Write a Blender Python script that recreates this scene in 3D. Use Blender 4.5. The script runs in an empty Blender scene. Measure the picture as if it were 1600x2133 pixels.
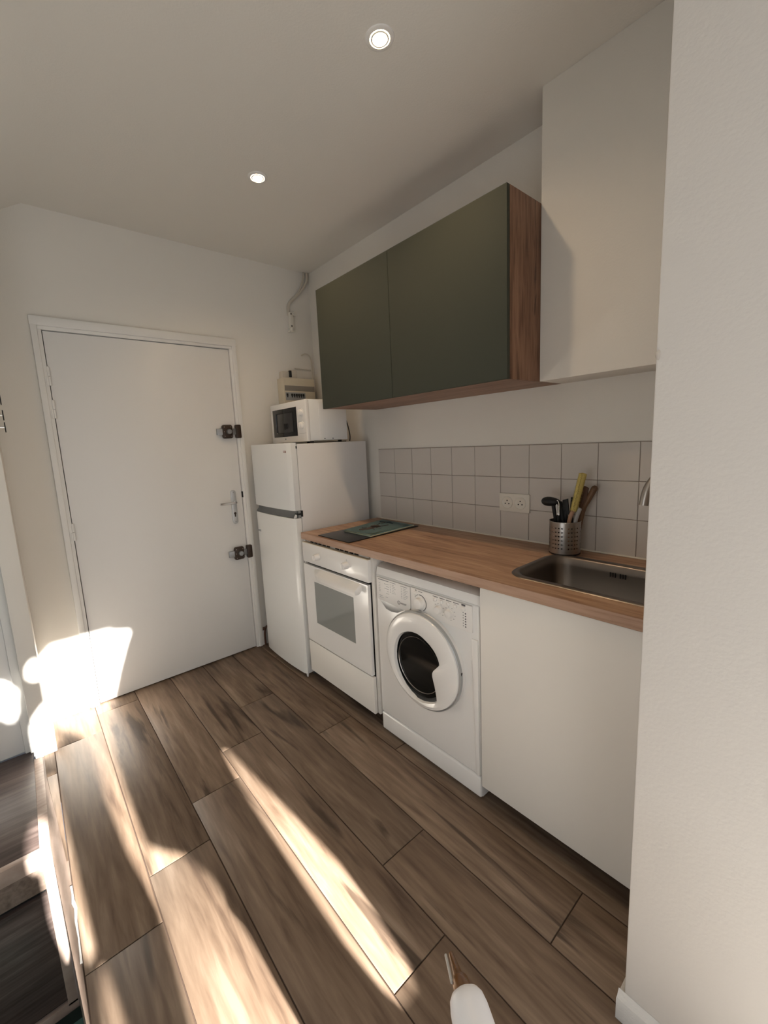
import bpy, bmesh, math, random
from mathutils import Vector, Matrix, Euler
random.seed(7)
PI = math.pi
C = bpy.context.scene.collection
sc = bpy.context.scene

# ------------------------------------------------------------ materials
def mat(name, col, rough=0.5, metal=0.0, spec=0.5, bump=0.0, bscale=60, coat=0.0, emis=None, estr=0, trans=0.0, ior=1.45):
    m = bpy.data.materials.new(name); m.use_nodes = True
    nt = m.node_tree; b = nt.nodes['Principled BSDF']
    b.inputs['Base Color'].default_value = (*col, 1)
    b.inputs['Roughness'].default_value = rough
    b.inputs['Metallic'].default_value = metal
    b.inputs['Specular IOR Level'].default_value = spec
    b.inputs['Coat Weight'].default_value = coat
    b.inputs['Coat Roughness'].default_value = 0.08
    b.inputs['Transmission Weight'].default_value = trans
    b.inputs['IOR'].default_value = ior
    if emis:
        b.inputs['Emission Color'].default_value = (*emis, 1)
        b.inputs['Emission Strength'].default_value = estr
    if bump:
        tc = nt.nodes.new('ShaderNodeTexCoord'); n = nt.nodes.new('ShaderNodeTexNoise'); bp = nt.nodes.new('ShaderNodeBump')
        n.inputs['Scale'].default_value = bscale; n.inputs['Detail'].default_value = 4
        bp.inputs['Strength'].default_value = bump; bp.inputs['Distance'].default_value = 0.002
        nt.links.new(tc.outputs['Object'], n.inputs['Vector']); nt.links.new(n.outputs['Fac'], bp.inputs['Height'])
        nt.links.new(bp.outputs['Normal'], b.inputs['Normal'])
    return m

def wood(name, cols, scale, rough=0.45, attr=False, bump=0.15, knots=True, contrast=1.0, spec=0.4):
    """streaky wood; scale = noise frequency on x,y,z (small along the grain)"""
    m = bpy.data.materials.new(name); m.use_nodes = True
    nt = m.node_tree; L = nt.links; N = nt.nodes; b = N['Principled BSDF']
    b.inputs['Roughness'].default_value = rough
    b.inputs['Specular IOR Level'].default_value = spec
    tc = N.new('ShaderNodeTexCoord'); mp = N.new('ShaderNodeMapping'); mp.inputs['Scale'].default_value = scale
    if attr:
        at = N.new('ShaderNodeAttribute'); at.attribute_name = 'tile'
        ad = N.new('ShaderNodeVectorMath'); ad.operation = 'MULTIPLY_ADD'
        ad.inputs[1].default_value = (37, 53, 71)
        L.new(at.outputs['Color'], ad.inputs[0]); L.new(tc.outputs['Object'], ad.inputs[2]); L.new(ad.outputs[0], mp.inputs['Vector'])
    else:
        L.new(tc.outputs['Object'], mp.inputs['Vector'])
    n1 = N.new('ShaderNodeTexNoise'); n1.inputs['Scale'].default_value = 1.0; n1.inputs['Detail'].default_value = 7; n1.inputs['Roughness'].default_value = 0.62; n1.inputs['Distortion'].default_value = 0.9
    L.new(mp.outputs[0], n1.inputs['Vector'])
    n2 = N.new('ShaderNodeTexNoise'); n2.inputs['Scale'].default_value = 5.5; n2.inputs['Detail'].default_value = 8; n2.inputs['Distortion'].default_value = 0.4
    L.new(mp.outputs[0], n2.inputs['Vector'])
    mx = N.new('ShaderNodeMix'); mx.inputs[0].default_value = 0.48
    L.new(n1.outputs['Fac'], mx.inputs[2]); L.new(n2.outputs['Fac'], mx.inputs[3])
    cr = N.new('ShaderNodeValToRGB'); e = cr.color_ramp.elements
    k = len(cols)
    lo, hi = 0.5-0.17/contrast, 0.5+0.17/contrast
    e[0].position = lo; e[0].color = (*cols[0], 1); e[1].position = hi; e[1].color = (*cols[-1], 1)
    for i in range(1, k-1):
        q = e.new(lo+(hi-lo)*i/(k-1)); q.color = (*cols[i], 1)
    L.new(mx.outputs[0], cr.inputs[0])
    last = cr.outputs[0]
    if attr:
        hs = N.new('ShaderNodeHueSaturation'); sp = N.new('ShaderNodeSeparateColor'); mr = N.new('ShaderNodeMapRange')
        mr.inputs[3].default_value = 0.86; mr.inputs[4].default_value = 1.16
        L.new(at.outputs['Color'], sp.inputs[0]); L.new(sp.outputs[0], mr.inputs[0]); L.new(mr.outputs[0], hs.inputs['Value']); L.new(last, hs.inputs['Color'])
        last = hs.outputs[0]
    if knots:
        # a few dark cracks and knots
        mp2 = N.new('ShaderNodeMapping'); mp2.inputs['Scale'].default_value = [s*0.42 for s in scale]
        L.new(ad.outputs[0] if attr else tc.outputs['Object'], mp2.inputs['Vector'])
        n3 = N.new('ShaderNodeTexNoise'); n3.inputs['Scale'].default_value = 1.7; n3.inputs['Detail'].default_value = 5; n3.inputs['Distortion'].default_value = 2.2
        L.new(mp2.outputs[0], n3.inputs['Vector'])
        c3 = N.new('ShaderNodeValToRGB'); e3 = c3.color_ramp.elements
        e3[0].position = 0.33; e3[0].color = (1, 1, 1, 1); e3[1].position = 0.40; e3[1].color = (0, 0, 0, 1)
        L.new(n3.outputs['Fac'], c3.inputs[0])
        m3 = N.new('ShaderNodeMix'); m3.data_type = 'RGBA'
        mm = N.new('ShaderNodeMath'); mm.operation = 'MULTIPLY'; mm.inputs[1].default_value = 0.72
        L.new(c3.outputs[0], mm.inputs[0]); L.new(mm.outputs[0], m3.inputs[0]); L.new(last, m3.inputs[6])
        m3.inputs[7].default_value = (*[c*0.35 for c in cols[0]], 1)
        last = m3.outputs[2]
    L.new(last, b.inputs['Base Color'])
    bp = N.new('ShaderNodeBump'); bp.inputs['Strength'].default_value = bump; bp.inputs['Distance'].default_value = 0.002
    L.new(mx.outputs[0], bp.inputs['Height']); L.new(bp.outputs[0], b.inputs['Normal'])
    return m

M = {}
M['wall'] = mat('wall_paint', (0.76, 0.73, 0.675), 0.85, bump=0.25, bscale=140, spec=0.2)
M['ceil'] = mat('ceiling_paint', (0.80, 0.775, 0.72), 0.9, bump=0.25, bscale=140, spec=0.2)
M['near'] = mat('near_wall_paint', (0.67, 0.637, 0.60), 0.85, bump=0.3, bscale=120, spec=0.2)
M['doorpaint'] = mat('door_paint', (0.75, 0.74, 0.72), 0.38, bump=0.05, bscale=40)
M['trim'] = mat('trim_paint', (0.76, 0.75, 0.72), 0.4, bump=0.1, bscale=50)
M['black'] = mat('black_gap', (0.006, 0.006, 0.006), 0.8)
M['grout_floor'] = mat('floor_grout', (0.07, 0.045, 0.032), 0.9)
M['floor'] = wood('floor_tile_wood', [(0.075, 0.048, 0.034), (0.155, 0.106, 0.073), (0.215, 0.153, 0.108), (0.29, 0.22, 0.163)], (9, 0.8, 9), rough=0.50, attr=True, bump=0.15, contrast=1.0, spec=0.32)
M['worktop'] = wood('worktop_oak', [(0.20, 0.10, 0.055), (0.34, 0.19, 0.11), (0.43, 0.26, 0.155), (0.52, 0.335, 0.215)], (11, 1.0, 11), rough=0.38, bump=0.08, knots=False, contrast=1.3)
M['cabwood'] = wood('cabinet_wood', [(0.10, 0.047, 0.026), (0.19, 0.095, 0.055), (0.27, 0.145, 0.088), (0.33, 0.19, 0.12)], (14, 14, 1.3), rough=0.5, knots=True, bump=0.1)
M['cabwood_h'] = wood('cabinet_wood_flat', [(0.13, 0.065, 0.038), (0.21, 0.115, 0.07), (0.29, 0.165, 0.105), (0.33, 0.20, 0.13)], (14, 1.4, 14), rough=0.5, knots=False, bump=0.1)
M['darkwood'] = wood('dark_wood_top', [(0.03, 0.02, 0.018), (0.065, 0.047, 0.042), (0.11, 0.083, 0.074), (0.19, 0.148, 0.134)], (1.0, 13, 13), rough=0.42, knots=False, bump=0.1, contrast=0.8)
M['lightwood'] = wood('pale_wood_edge', [(0.30, 0.22, 0.18), (0.42, 0.33, 0.28), (0.50, 0.41, 0.36)], (2, 12, 2), rough=0.5, knots=False, bump=0.05)
M['midwood'] = wood('grey_brown_wood', [(0.12, 0.085, 0.065), (0.20, 0.15, 0.12), (0.27, 0.21, 0.175)], (12, 1.5, 12), rough=0.5, knots=False, bump=0.05)
M['green'] = mat('green_laminate', (0.058, 0.062, 0.047), 0.7, bump=0.05, bscale=200, spec=0.2)
M['whitelam'] = mat('white_laminate', (0.77, 0.74, 0.69), 0.45, bump=0.02, bscale=200)
M['enamel'] = mat('white_enamel', (0.80, 0.785, 0.76), 0.22, coat=0.4)
M['enamel_cool'] = mat('fridge_white', (0.80, 0.80, 0.78), 0.28, coat=0.2, bump=0.02, bscale=300)
M['fridge_side'] = mat('fridge_side_white', (0.74, 0.72, 0.70), 0.5, bump=0.1, bscale=260)
M['plastic'] = mat('white_plastic', (0.78, 0.76, 0.73), 0.35)
M['cream'] = mat('cream_plastic', (0.62, 0.56, 0.44), 0.5)
M['plate'] = mat('white_socket_plastic', (0.74, 0.70, 0.62), 0.4)
M['greyplastic'] = mat('grey_plastic', (0.32, 0.33, 0.33), 0.4)
M['smoke'] = mat('smoked_window', (0.24, 0.22, 0.19), 0.3)
M['darkglass'] = mat('dark_glass', (0.005, 0.006, 0.006), 0.06, spec=0.3)
M['ovenglass'] = mat('oven_glass', (0.27, 0.28, 0.27), 0.08, spec=0.7, coat=0.5)
M['rubber'] = mat('black_rubber', (0.012, 0.012, 0.012), 0.55)
M['darkgrey'] = mat('dark_grey_plastic', (0.03, 0.03, 0.03), 0.45)
M['chrome'] = mat('chrome', (0.75, 0.75, 0.75), 0.12, metal=1)
M['steel'] = mat('brushed_steel', (0.42, 0.39, 0.36), 0.33, metal=1)
M['steel_sink'] = mat('sink_steel', (0.20, 0.175, 0.155), 0.34, metal=1)
M['silver'] = mat('silver_paint', (0.42, 0.43, 0.43), 0.35, metal=0.4)
M['lockbrown'] = mat('lock_brown', (0.035, 0.02, 0.012), 0.4)
M['zinc'] = mat('zinc', (0.35, 0.36, 0.37), 0.4, metal=0.9)
M['alu'] = mat('aluminium_plate', (0.55, 0.56, 0.56), 0.38, metal=0.6)
M['tile'] = mat('wall_tile', (0.60, 0.56, 0.52), 0.28, bump=0.03, bscale=30)
M['grout'] = mat('wall_grout', (0.30, 0.24, 0.20), 0.9)
M['board'] = mat('black_board', (0.014, 0.014, 0.015), 0.3)
M['teal'] = mat('teal_cover', (0.21, 0.325, 0.33), 0.5)
M['teal_dark'] = mat('dark_teal_print', (0.02, 0.035, 0.04), 0.5)
M['fishbrown'] = mat('brown_print', (0.085, 0.055, 0.04), 0.5)
M['paper'] = mat('yellowed_paper', (0.62, 0.56, 0.34), 0.7)
M['brush'] = mat('yellow_bristle', (0.62, 0.50, 0.16), 0.7, bump=0.6, bscale=260)
M['brushspot'] = mat('olive_bristle', (0.14, 0.10, 0.02), 0.7)
M['beech'] = mat('beech_handle', (0.42, 0.24, 0.15), 0.5)
M['spoonbrown'] = wood('brown_spoon', [(0.10, 0.05, 0.025), (0.17, 0.09, 0.045), (0.21, 0.115, 0.06)], (30, 30, 6), knots=False)
M['spoondark'] = mat('dark_brown_spoon', (0.10, 0.042, 0.018), 0.5)
M['greyhandle'] = mat('pale_grey_handle', (0.36, 0.35, 0.34), 0.4)
M['ink'] = mat('print_ink', (0.08, 0.08, 0.085), 0.6)
M['inklight'] = mat('print_ink_grey', (0.33, 0.33, 0.34), 0.6)
M['orangebrown'] = mat('amber_brown', (0.14, 0.06, 0.015), 0.25)
M['redbrown'] = mat('badge_red_brown', (0.20, 0.08, 0.06), 0.4)
M['rug'] = mat('teal_rug', (0.10, 0.20, 0.18), 0.9, bump=0.5, bscale=120)
M['darkgreen'] = mat('dark_green_rug_border', (0.015, 0.028, 0.024), 0.9)
M['lowfloor'] = mat('lower_floor', (0.05, 0.045, 0.04), 0.6)
M['bulb'] = mat('lit_bulb', (1, 0.9, 0.7), 0.5, emis=(1.0, 0.76, 0.46), estr=28)
M['plaster'] = mat('white_plaster', (0.60, 0.585, 0.56), 0.8, bump=0.8, bscale=90)
M['sun_mask'] = mat('sun_mask_sheet', (0.70, 0.69, 0.66), 0.9)
M['conduit'] = mat('painted_conduit', (0.60, 0.55, 0.47), 0.5)
M['copper'] = mat('brown_pipe', (0.10, 0.05, 0.035), 0.4, metal=0.4)
M["bottle"] = mat("white_bottle_plastic", (0.80, 0.80, 0.82), 0.35)

# ------------------------------------------------------------ mesh helpers
def BM(): return bmesh.new()
def merge(dst, src):
    me = bpy.data.meshes.new('tmp'); src.to_mesh(me); src.free(); dst.from_mesh(me); bpy.data.meshes.remove(me)
def setmi(bm, mi):
    for f in bm.faces: f.material_index = mi
def box(bm, x0, x1, y0, y1, z0, z1, bev=0.0, seg=2, mi=0):
    b = bmesh.new(); bmesh.ops.create_cube(b, size=1)
    x0, x1 = min(x0, x1), max(x0, x1); y0, y1 = min(y0, y1), max(y0, y1); z0, z1 = min(z0, z1), max(z0, z1)
    for v in b.verts:
        v.co = Vector((x0+(v.co.x+.5)*(x1-x0), y0+(v.co.y+.5)*(y1-y0), z0+(v.co.z+.5)*(z1-z0)))
    if bev: bmesh.ops.bevel(b, geom=b.edges[:], offset=bev, segments=seg, profile=0.5, affect='EDGES')
    setmi(b, mi); merge(bm, b)
def prism(bm, pts, axis, a, b_, bev=0.0, mi=0):
    """polygon pts (2D, other two axes in order) extruded on axis from a to b_"""
    b = bmesh.new()
    def P(p, t):
        l = list(p); l.insert(axis, t); return Vector(l)
    vs = [b.verts.new(P(p, a)) for p in pts]; f = b.faces.new(vs)
    r = bmesh.ops.extrude_face_region(b, geom=[f])
    nv = [g for g in r['geom'] if isinstance(g, bmesh.types.BMVert)]
    d = [0, 0, 0]; d[axis] = b_-a
    bmesh.ops.translate(b, verts=nv, vec=Vector(d))
    bmesh.ops.recalc_face_normals(b, faces=b.faces[:])
    if bev: bmesh.ops.bevel(b, geom=[e for e in b.edges if abs((e.verts[0].co-e.verts[1].co)[axis]) < 1e-6], offset=bev, segments=2, profile=.5, affect='EDGES')
    setmi(b, mi); merge(bm, b)
def rrect(x0, x1, y0, y1, r, n=6):
    out = []
    for cx, cy, a0 in ((x1-r, y1-r, 0), (x0+r, y1-r, PI/2), (x0+r, y0+r, PI), (x1-r, y0+r, 1.5*PI)):
        for i in range(n+1):
            a = a0+PI/2*i/n; out.append((cx+r*math.cos(a), cy+r*math.sin(a)))
    return out
def axes(axis):
    a = Vector(axis).normalized()
    h = Vector((0, 0, 1)) if abs(a.z) < .9 else Vector((1, 0, 0))
    u = a.cross(h).normalized(); w = a.cross(u).normalized()
    return a, u, w
def lathe(bm, origin, axis, prof, n=32, mi=0, capends=True):
    """prof: list of (dist along axis, radius)"""
    a, u, w = axes(axis); o = Vector(origin); b = bmesh.new(); rings = []
    for d, r in prof:
        if r < 1e-6: rings.append([b.verts.new(o+a*d)])
        else: rings.append([b.verts.new(o+a*d+u*(r*math.cos(2*PI*i/n))+w*(r*math.sin(2*PI*i/n))) for i in range(n)])
    for A, B in zip(rings, rings[1:]):
        if len(A) == 1 and len(B) == 1: continue
        for i in range(n):
            j = (i+1) % n
            if len(A) == 1: b.faces.new((A[0], B[i], B[j]))
            elif len(B) == 1: b.faces.new((A[i], B[0], A[j]))
            else: b.faces.new((A[i], B[i], B[j], A[j]))
    if capends:
        for R in (rings[0], rings[-1]):
            if len(R) > 1: b.faces.new(R)
    bmesh.ops.recalc_face_normals(b, faces=b.faces[:])
    setmi(b, mi); merge(bm, b)
def cyl(bm, p, q, r, n=20, r2=None, mi=0):
    p, q = Vector(p), Vector(q)
    lathe(bm, p, q-p, [(0, r), ((q-p).length, r if r2 is None else r2)], n, mi)
def tube(bm, pts, rad, n=12, mi=0, smooth=True):
    pts = [Vector(p) for p in pts]
    if smooth and len(pts) > 2:
        P = [pts[0]]+pts+[pts[-1]]; out = []
        for i in range(1, len(P)-2):
            for t in (0, .25, .5, .75):
                p0, p1, p2, p3 = P[i-1], P[i], P[i+1], P[i+2]
                out.append(0.5*((2*p1)+(p2-p0)*t+(2*p0-5*p1+4*p2-p3)*t*t+(3*p1-p0-3*p2+p3)*t**3))
        out.append(pts[-1]); src = out
    else: src = pts
    m = len(src); rs = [rad]*m if not isinstance(rad, (list, tuple)) else [rad[0]+(rad[1]-rad[0])*i/(m-1) for i in range(m)]
    b = bmesh.new(); rings = []; pu = None
    for i, p in enumerate(src):
        t = (src[min(i+1, m-1)]-src[max(i-1, 0)]).normalized()
        if pu is None: _, u, _w = axes(t)
        else: u = (pu-t*pu.dot(t)).normalized()
        w = t.cross(u); pu = u
        rings.append([b.verts.new(p+u*(rs[i]*math.cos(2*PI*k/n))+w*(rs[i]*math.sin(2*PI*k/n))) for k in range(n)])
    for A, B in zip(rings, rings[1:]):
        for i in range(n): b.faces.new((A[i], B[i], B[(i+1) % n], A[(i+1) % n]))
    b.faces.new(rings[0]); b.faces.new(rings[-1])
    bmesh.ops.recalc_face_normals(b, faces=b.faces[:]); setmi(b, mi); merge(bm, b)

def wloc(o):
    v = Vector((0, 0, 0))
    while o: v += o.location; o = o.parent
    return v
def obj(name, bm, mats, parent=None, origin=None, smooth=40):
    if not isinstance(mats, (list, tuple)): mats = [mats]
    if parent: off = wloc(parent)
    elif origin is not None: off = Vector(origin)
    else: off = Vector((0, 0, 0))
    bmesh.ops.translate(bm, verts=bm.verts[:], vec=-off)
    me = bpy.data.meshes.new(name); bm.to_mesh(me); bm.free()
    for f in me.polygons: f.use_smooth = True
    try: me.set_sharp_from_angle(angle=math.radians(smooth))
    except Exception: pass
    for m in mats: me.materials.append(M[m] if isinstance(m, str) else m)
    o = bpy.data.objects.new(name, me); C.objects.link(o)
    if parent: o.parent = parent
    else: o.location = off
    return o
def tag(o, label, cat, group=None):
    o['label'] = label; o['category'] = cat
    if group: o['group'] = group
    return o
def thing(name, loc, label, cat, group=None):
    o = bpy.data.objects.new(name, None); o.empty_display_size = 0.05; C.objects.link(o); o.location = loc
    return tag(o, label, cat, group)
def struct(name, bm, m, parent=None):
    o = obj(name, bm, m, parent)
    if not parent: o['kind'] = 'structure'
    return o
def text_bm(s, size, origin, right, up, depth=0.0004, align='LEFT'):
    cu = bpy.data.curves.new('t', 'FONT'); cu.body = s; cu.size = size; cu.extrude = depth; cu.align_x = align; cu.resolution_u = 3
    o = bpy.data.objects.new('t', cu); C.objects.link(o)
    dg = bpy.context.evaluated_depsgraph_get(); me = bpy.data.meshes.new_from_object(o.evaluated_get(dg))
    bpy.data.objects.remove(o); r = Vector(right).normalized(); u = Vector(up).normalized(); n = r.cross(u)
    mt = Matrix((( r.x, u.x, n.x, origin[0]), (r.y, u.y, n.y, origin[1]), (r.z, u.z, n.z, origin[2]), (0, 0, 0, 1)))
    me.transform(mt); b = bmesh.new(); b.from_mesh(me); bpy.data.meshes.remove(me); bpy.data.curves.remove(cu)
    return b

# ------------------------------------------------------------ key dimensions (metres)
CEIL = 2.644; RX = -1.618; SL = 0.62          # flat ceiling height, where the slope starts, slope
NX, NY = -0.85, -2.485                         # corner of the near wall
WTZ, WTH = 0.92, 0.036
YB = -3.7; XL = -3.3; LOW = -0.72
DL, DR, DH = -1.614, -0.655, 2.055             # door leaf

# ------------------------------------------------------------ setting
# floor made of long wood-look tiles
bm = BM()
box(bm, -1.846, 0.0, YB, 0.1, -0.06, -0.004, mi=1)
layer = None
cols = [(-1.845, -1.643, -0.292), (-1.643, -1.439, -0.113), (-1.439, -1.236, 0.098), (-1.236, -1.034, -0.889), (-1.034, -0.833, -0.617), (-0.833, -0.631, -1.101), (-0.631, -0.429, -0.25), (-0.429, -0.227, -0.7), (-0.227, 0.0, -1.1)]
g = 0.0019
quads = []
for x0, x1, yj in cols:
    y = yj
    while y < 0.1: y += 1.192
    while y > YB:
        a, b_ = max(y-1.192, YB), min(y, 0.07)
        if b_ > a: quads.append((x0+g, x1-g, a+g, b_-g))
        y -= 1.192
tb = bmesh.new(); cl = tb.loops.layers.color.new('tile')
def tile_box(pts):
    col = (random.random(), random.random(), random.random(), 1)
    lo = [tb.verts.new((x, y, -0.006)) for x, y in pts]; hi0 = [tb.verts.new((x, y, -0.001)) for x, y in pts]
    cx = sum(p[0] for p in pts)/len(pts); cy = sum(p[1] for p in pts)/len(pts)
    hi = [tb.verts.new((x-math.copysign(.0012, x-cx), y-math.copysign(.0012, y-cy), 0.0)) for x, y in pts]
    fs = [tb.faces.new(hi)]
    n = len(pts)
    for A, B in ((lo, hi0), (hi0, hi)):
        for i in range(n): fs.append(tb.faces.new((A[i], A[(i+1) % n], B[(i+1) % n], B[i])))
    for f in fs:
        for l in f.loops: l[cl] = col
for x0, x1, y0, y1 in quads: tile_box([(x0, y0), (x1, y0), (x1, y1), (x0, y1)])
tile_box([(-1.884, -0.488), (-1.847, -0.488), (-1.847, -0.02), (-1.89, -0.02)])
tile_box([(-1.851, -1.04), (-1.847, -1.04), (-1.847, -0.492), (-1.884, -0.492)])
bmesh.ops.recalc_face_normals(tb, faces=tb.faces[:])
me = bpy.data.meshes.new('floor_tiles'); tb.to_mesh(me); tb.free()
b2 = bmesh.new(); b2.from_mesh(me); l2 = b2.loops.layers.color.get('tile')
bm.free(); bm = b2
gb = bmesh.new(); box(gb, -1.846, 0.0, YB, 0.1, -0.06, -0.004)
box(gb, -1.888, -1.846, -0.62, 0.0, -0.06, -0.004)
setmi(gb, 1); merge(bm, gb)
fl = struct('floor', bm, ['floor', 'grout_floor'])

# lower level floor beyond the platform edge
bm = BM(); box(bm, XL, -1.86, YB, -0.2, LOW-0.05, LOW); struct('floor', bm, 'lowfloor')
# platform edge boards
bm = BM()
prism(bm, [(-1.893, -0.93), (-1.893, -0.31), (-1.886, -0.31), (-1.882, -0.50), (-1.860, -0.80), (-1.849, -0.93)], 2, -0.05, -0.0025)
prism(bm, [(-1.892, -0.93), (-1.8465, -0.93), (-1.8465, YB), (-1.852, YB), (-1.854, -1.6)], 2, LOW, -0.0025)
struct('trim_1', bm, 'midwood')
bm = BM()
pl = [(-1.852, -1.16), (-1.850, -1.185), (-1.853, -1.23), (-1.848, -1.25), (-1.851, -1.30), (-1.8485, -1.36), (-1.8505, -1.44), (-1.8450, -1.44), (-1.8445, -1.30), (-1.8400, -1.255), (-1.8445, -1.22), (-1.8455, -1.16)]
prism(bm, pl, 2, -0.02, 0.0035, bev=0.001); struct('trim_2', bm, 'plaster')

# far wall (door wall) with opening, block that juts forward at left
bm = BM()
box(bm, -1.9, DL-0.004, 0.0, 0.12, -0.02, CEIL); box(bm, DR+0.004, 0.1, 0.0, 0.12, -0.02, CEIL)
box(bm, DL-0.004, DR+0.004, 0.0, 0.12, DH+0.004, CEIL)
# jutting block: door_2 recess from x -1.918 leftwards
box(bm, -1.918, -1.848, -0.295, 0.05, -0.02, 1.62, 0.003)
box(bm, XL, -1.848, -0.295, 0.05, 1.62, CEIL-0.1)
box(bm, XL, -2.75, -0.295, 0.05, LOW, 1.62); box(bm, -2.75, -1.918, -0.10, 0.05, LOW, 1.62)
struct('wall_far', bm, 'wall')
# right (kitchen) wall, back wall with window hole, left wall, near wall
bm = BM(); box(bm, 0.0, 0.12, YB, 0.12, -0.02, CEIL); struct('wall_right', bm, 'wall')
bm = BM(); WX0, WX1, WZ0, WZ1 = -1.98, -0.95, 0.03, 2.40
box(bm, XL, WX0, YB-0.12, YB, LOW, CEIL); box(bm, WX1, 0.1, YB-0.12, YB, LOW, CEIL)
box(bm, WX0, WX1, YB-0.12, YB, LOW, WZ0); box(bm, WX0, WX1, YB-0.12, YB, WZ1, CEIL); struct('wall_back', bm, 'wall')
bm = BM(); box(bm, XL-0.1, XL, YB, 0.0, LOW, CEIL); struct('wall_left', bm, 'wall')
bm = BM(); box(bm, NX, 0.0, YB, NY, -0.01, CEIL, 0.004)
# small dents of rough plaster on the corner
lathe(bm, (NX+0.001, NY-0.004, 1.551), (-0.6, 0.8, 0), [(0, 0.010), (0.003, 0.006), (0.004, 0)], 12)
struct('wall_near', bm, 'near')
bm = BM()
prism(bm, [(NX-0.013, YB), (NX-0.013, NY+0.013), (-0.6, NY+0.013), (-0.6, NY+0.0005), (NX-0.0005, NY+0.0005), (NX-0.0005, YB)], 2, 0.0, 0.062, bev=0.002)
prism(bm, [(NX-0.012, 0.061), (NX-0.0005, 0.061), (NX-0.0005, 0.078)], 1, YB, NY+0.012)
struct('baseboard_near', bm, 'plaster')
# boxed-out duct beside the cabinet
bm = BM(); box(bm, -0.181, 0.0, NY, -1.889, 1.62, CEIL, 0.002); struct('wall_boxing', bm, 'wall')
# ceiling: flat part plus slope
bm = BM()
prism(bm, [(0.1, CEIL), (RX, CEIL), (XL, CEIL+(XL-RX)*SL), (XL, CEIL+(XL-RX)*SL+0.1), (RX, CEIL+0.1), (0.1, CEIL+0.1)], 1, YB, 0.12)
b = bm; struct('ceiling', b, 'ceil')

# baseboards
bm = BM()
box(bm, -1.836, DL-0.055, -0.014, 0.0, 0, 0.068, 0.002); box(bm, -1.848, -1.834, -0.30, -0.002, 0, 0.068, 0.002)
struct('baseboard_far', bm, 'trim')
bm = BM(); box(bm, -1.918, -1.833, -0.309, -0.294, 0, 0.068, 0.003); struct('baseboard_corner', bm, 'trim')
bm = BM(); box(bm, -0.606, -0.55, -0.014, 0.0, 0, 0.11, 0.002); struct('baseboard_right', bm, 'trim')

# entrance door
bm = BM(); box(bm, DL, DR, -0.004, 0.036, 0.006, DH, 0.0015)
d1 = struct('door_1', bm, 'doorpaint')
bm = BM(); box(bm, DL-0.003, DR+0.003, 0.05, 0.06, 0, DH+0.003); obj('door_backing', bm, 'black', d1)
bm = BM()
for sx, a, b_ in ((1, DL-0.0035, DL-0.047), (-1, DR+0.0035, DR+0.047)):
    box(bm, a, b_, -0.016, 0.05, 0, DH+0.0035, 0.003)
    box(bm, a+(-0.016 if sx > 0 else 0.016), b_+(-0.001 if sx > 0 else 0.001), -0.024, -0.01, 0, DH+0.040, 0.005)
box(bm, DL-0.0462, DR+0.0462, -0.0155, 0.049, DH+0.0035, DH+0.064, 0.003)
box(bm, DL-0.0495, DR+0.0495, -0.0245, -0.009, DH+0.020, DH+0.0665, 0.005)
obj('door_frame', bm, 'trim', d1)
for z in (1.83, 1.664, 1.014):
    bm = BM(); x = DL-0.001; y = -0.012
    cyl(bm, (x, y, z-0.046), (x, y, z-0.001), 0.0075, 12); cyl(bm, (x, y, z+0.001), (x, y, z+0.044), 0.0075, 12)
    lathe(bm, (x, y, z+0.044), (0, 0, 1), [(0, .0075), (.004, .006), (.006, 0)], 12)
    box(bm, x-0.013, x-0.005, -0.022, -0.005, z-0.045, z-0.002, 0.001)
    obj('hinge', bm, 'trim', d1)
# handle plate + lever
bm = BM()
pts = rrect(-0.018, 0.018, -0.114, 0.114, 0.0178, 8)
prism(bm, [(-0.716+p[0], 1.031+p[1]) for p in pts], 1, -0.0045, -0.012, bev=0.002)
hp = obj('handle_plate', bm, 'alu', d1)
for z in (1.13, 0.932):
    bm = BM(); cyl(bm, (-0.716, -0.0125, z), (-0.716, -0.0138, z), 0.0035, 10); obj('screw', bm, 'zinc', hp)
bm = BM()
cyl(bm, (-0.716, -0.0125, 0.988), (-0.716, -0.0135, 0.988), 0.0085, 16); box(bm, -0.720, -0.712, -0.0135, -0.0125, 0.965, 0.985)
obj('keyhole', bm, 'lockbrown', hp)
bm = BM()
cyl(bm, (-0.714, -0.012, 1.064), (-0.714, -0.022, 1.064), 0.011, 18)
tube(bm, [(-0.714, -0.015, 1.064), (-0.715, -0.045, 1.064), (-0.728, -0.056, 1.064), (-0.77, -0.058, 1.064), (-0.825, -0.057, 1.064)], 0.0085, 12)
obj('handle_lever', bm, 'chrome', hp)
bm = BM(); box(bm, DR-0.001, DR+0.006, -0.0165, -0.004, 1.09, 1.13); obj('latch', bm, 'black', d1)
# two brown surface bolts
for z in (1.531, 0.713):
    bm = BM(); box(bm, -0.752, -0.684, -0.034, -0.004, z-0.044, z+0.044, 0.012, 4)
    lk = obj('surface_lock', bm, 'lockbrown', d1)
    bm = BM(); box(bm, -0.787, -0.645, -0.025, -0.012, z-0.020, z+0.020, 0.001); obj('lock_bolt', bm, 'zinc', lk)
    bm = BM(); lathe(bm, (-0.712, -0.034, z), (0, -1, 0), [(-.002, .017), (.012, .0165), (.016, .014), (.017, 0)], 22); obj('lock_knob', bm, 'zinc', lk)
    bm = BM()
    for dx, dz in ((-.022, .03), (.022, .03), (-.022, -.03), (.022, -.03), (-.025, 0)): cyl(bm, (-0.718+dx, -0.0335, z+dz), (-0.718+dx, -0.0348, z+dz), 0.0025, 8)
    obj('rivet', bm, 'steel', lk)
    bm = BM(); box(bm, -0.664, -0.628, -0.038, -0.004, z-0.044, z+0.044, 0.007, 3); obj('lock_keeper', bm, 'lockbrown', d1)

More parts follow.
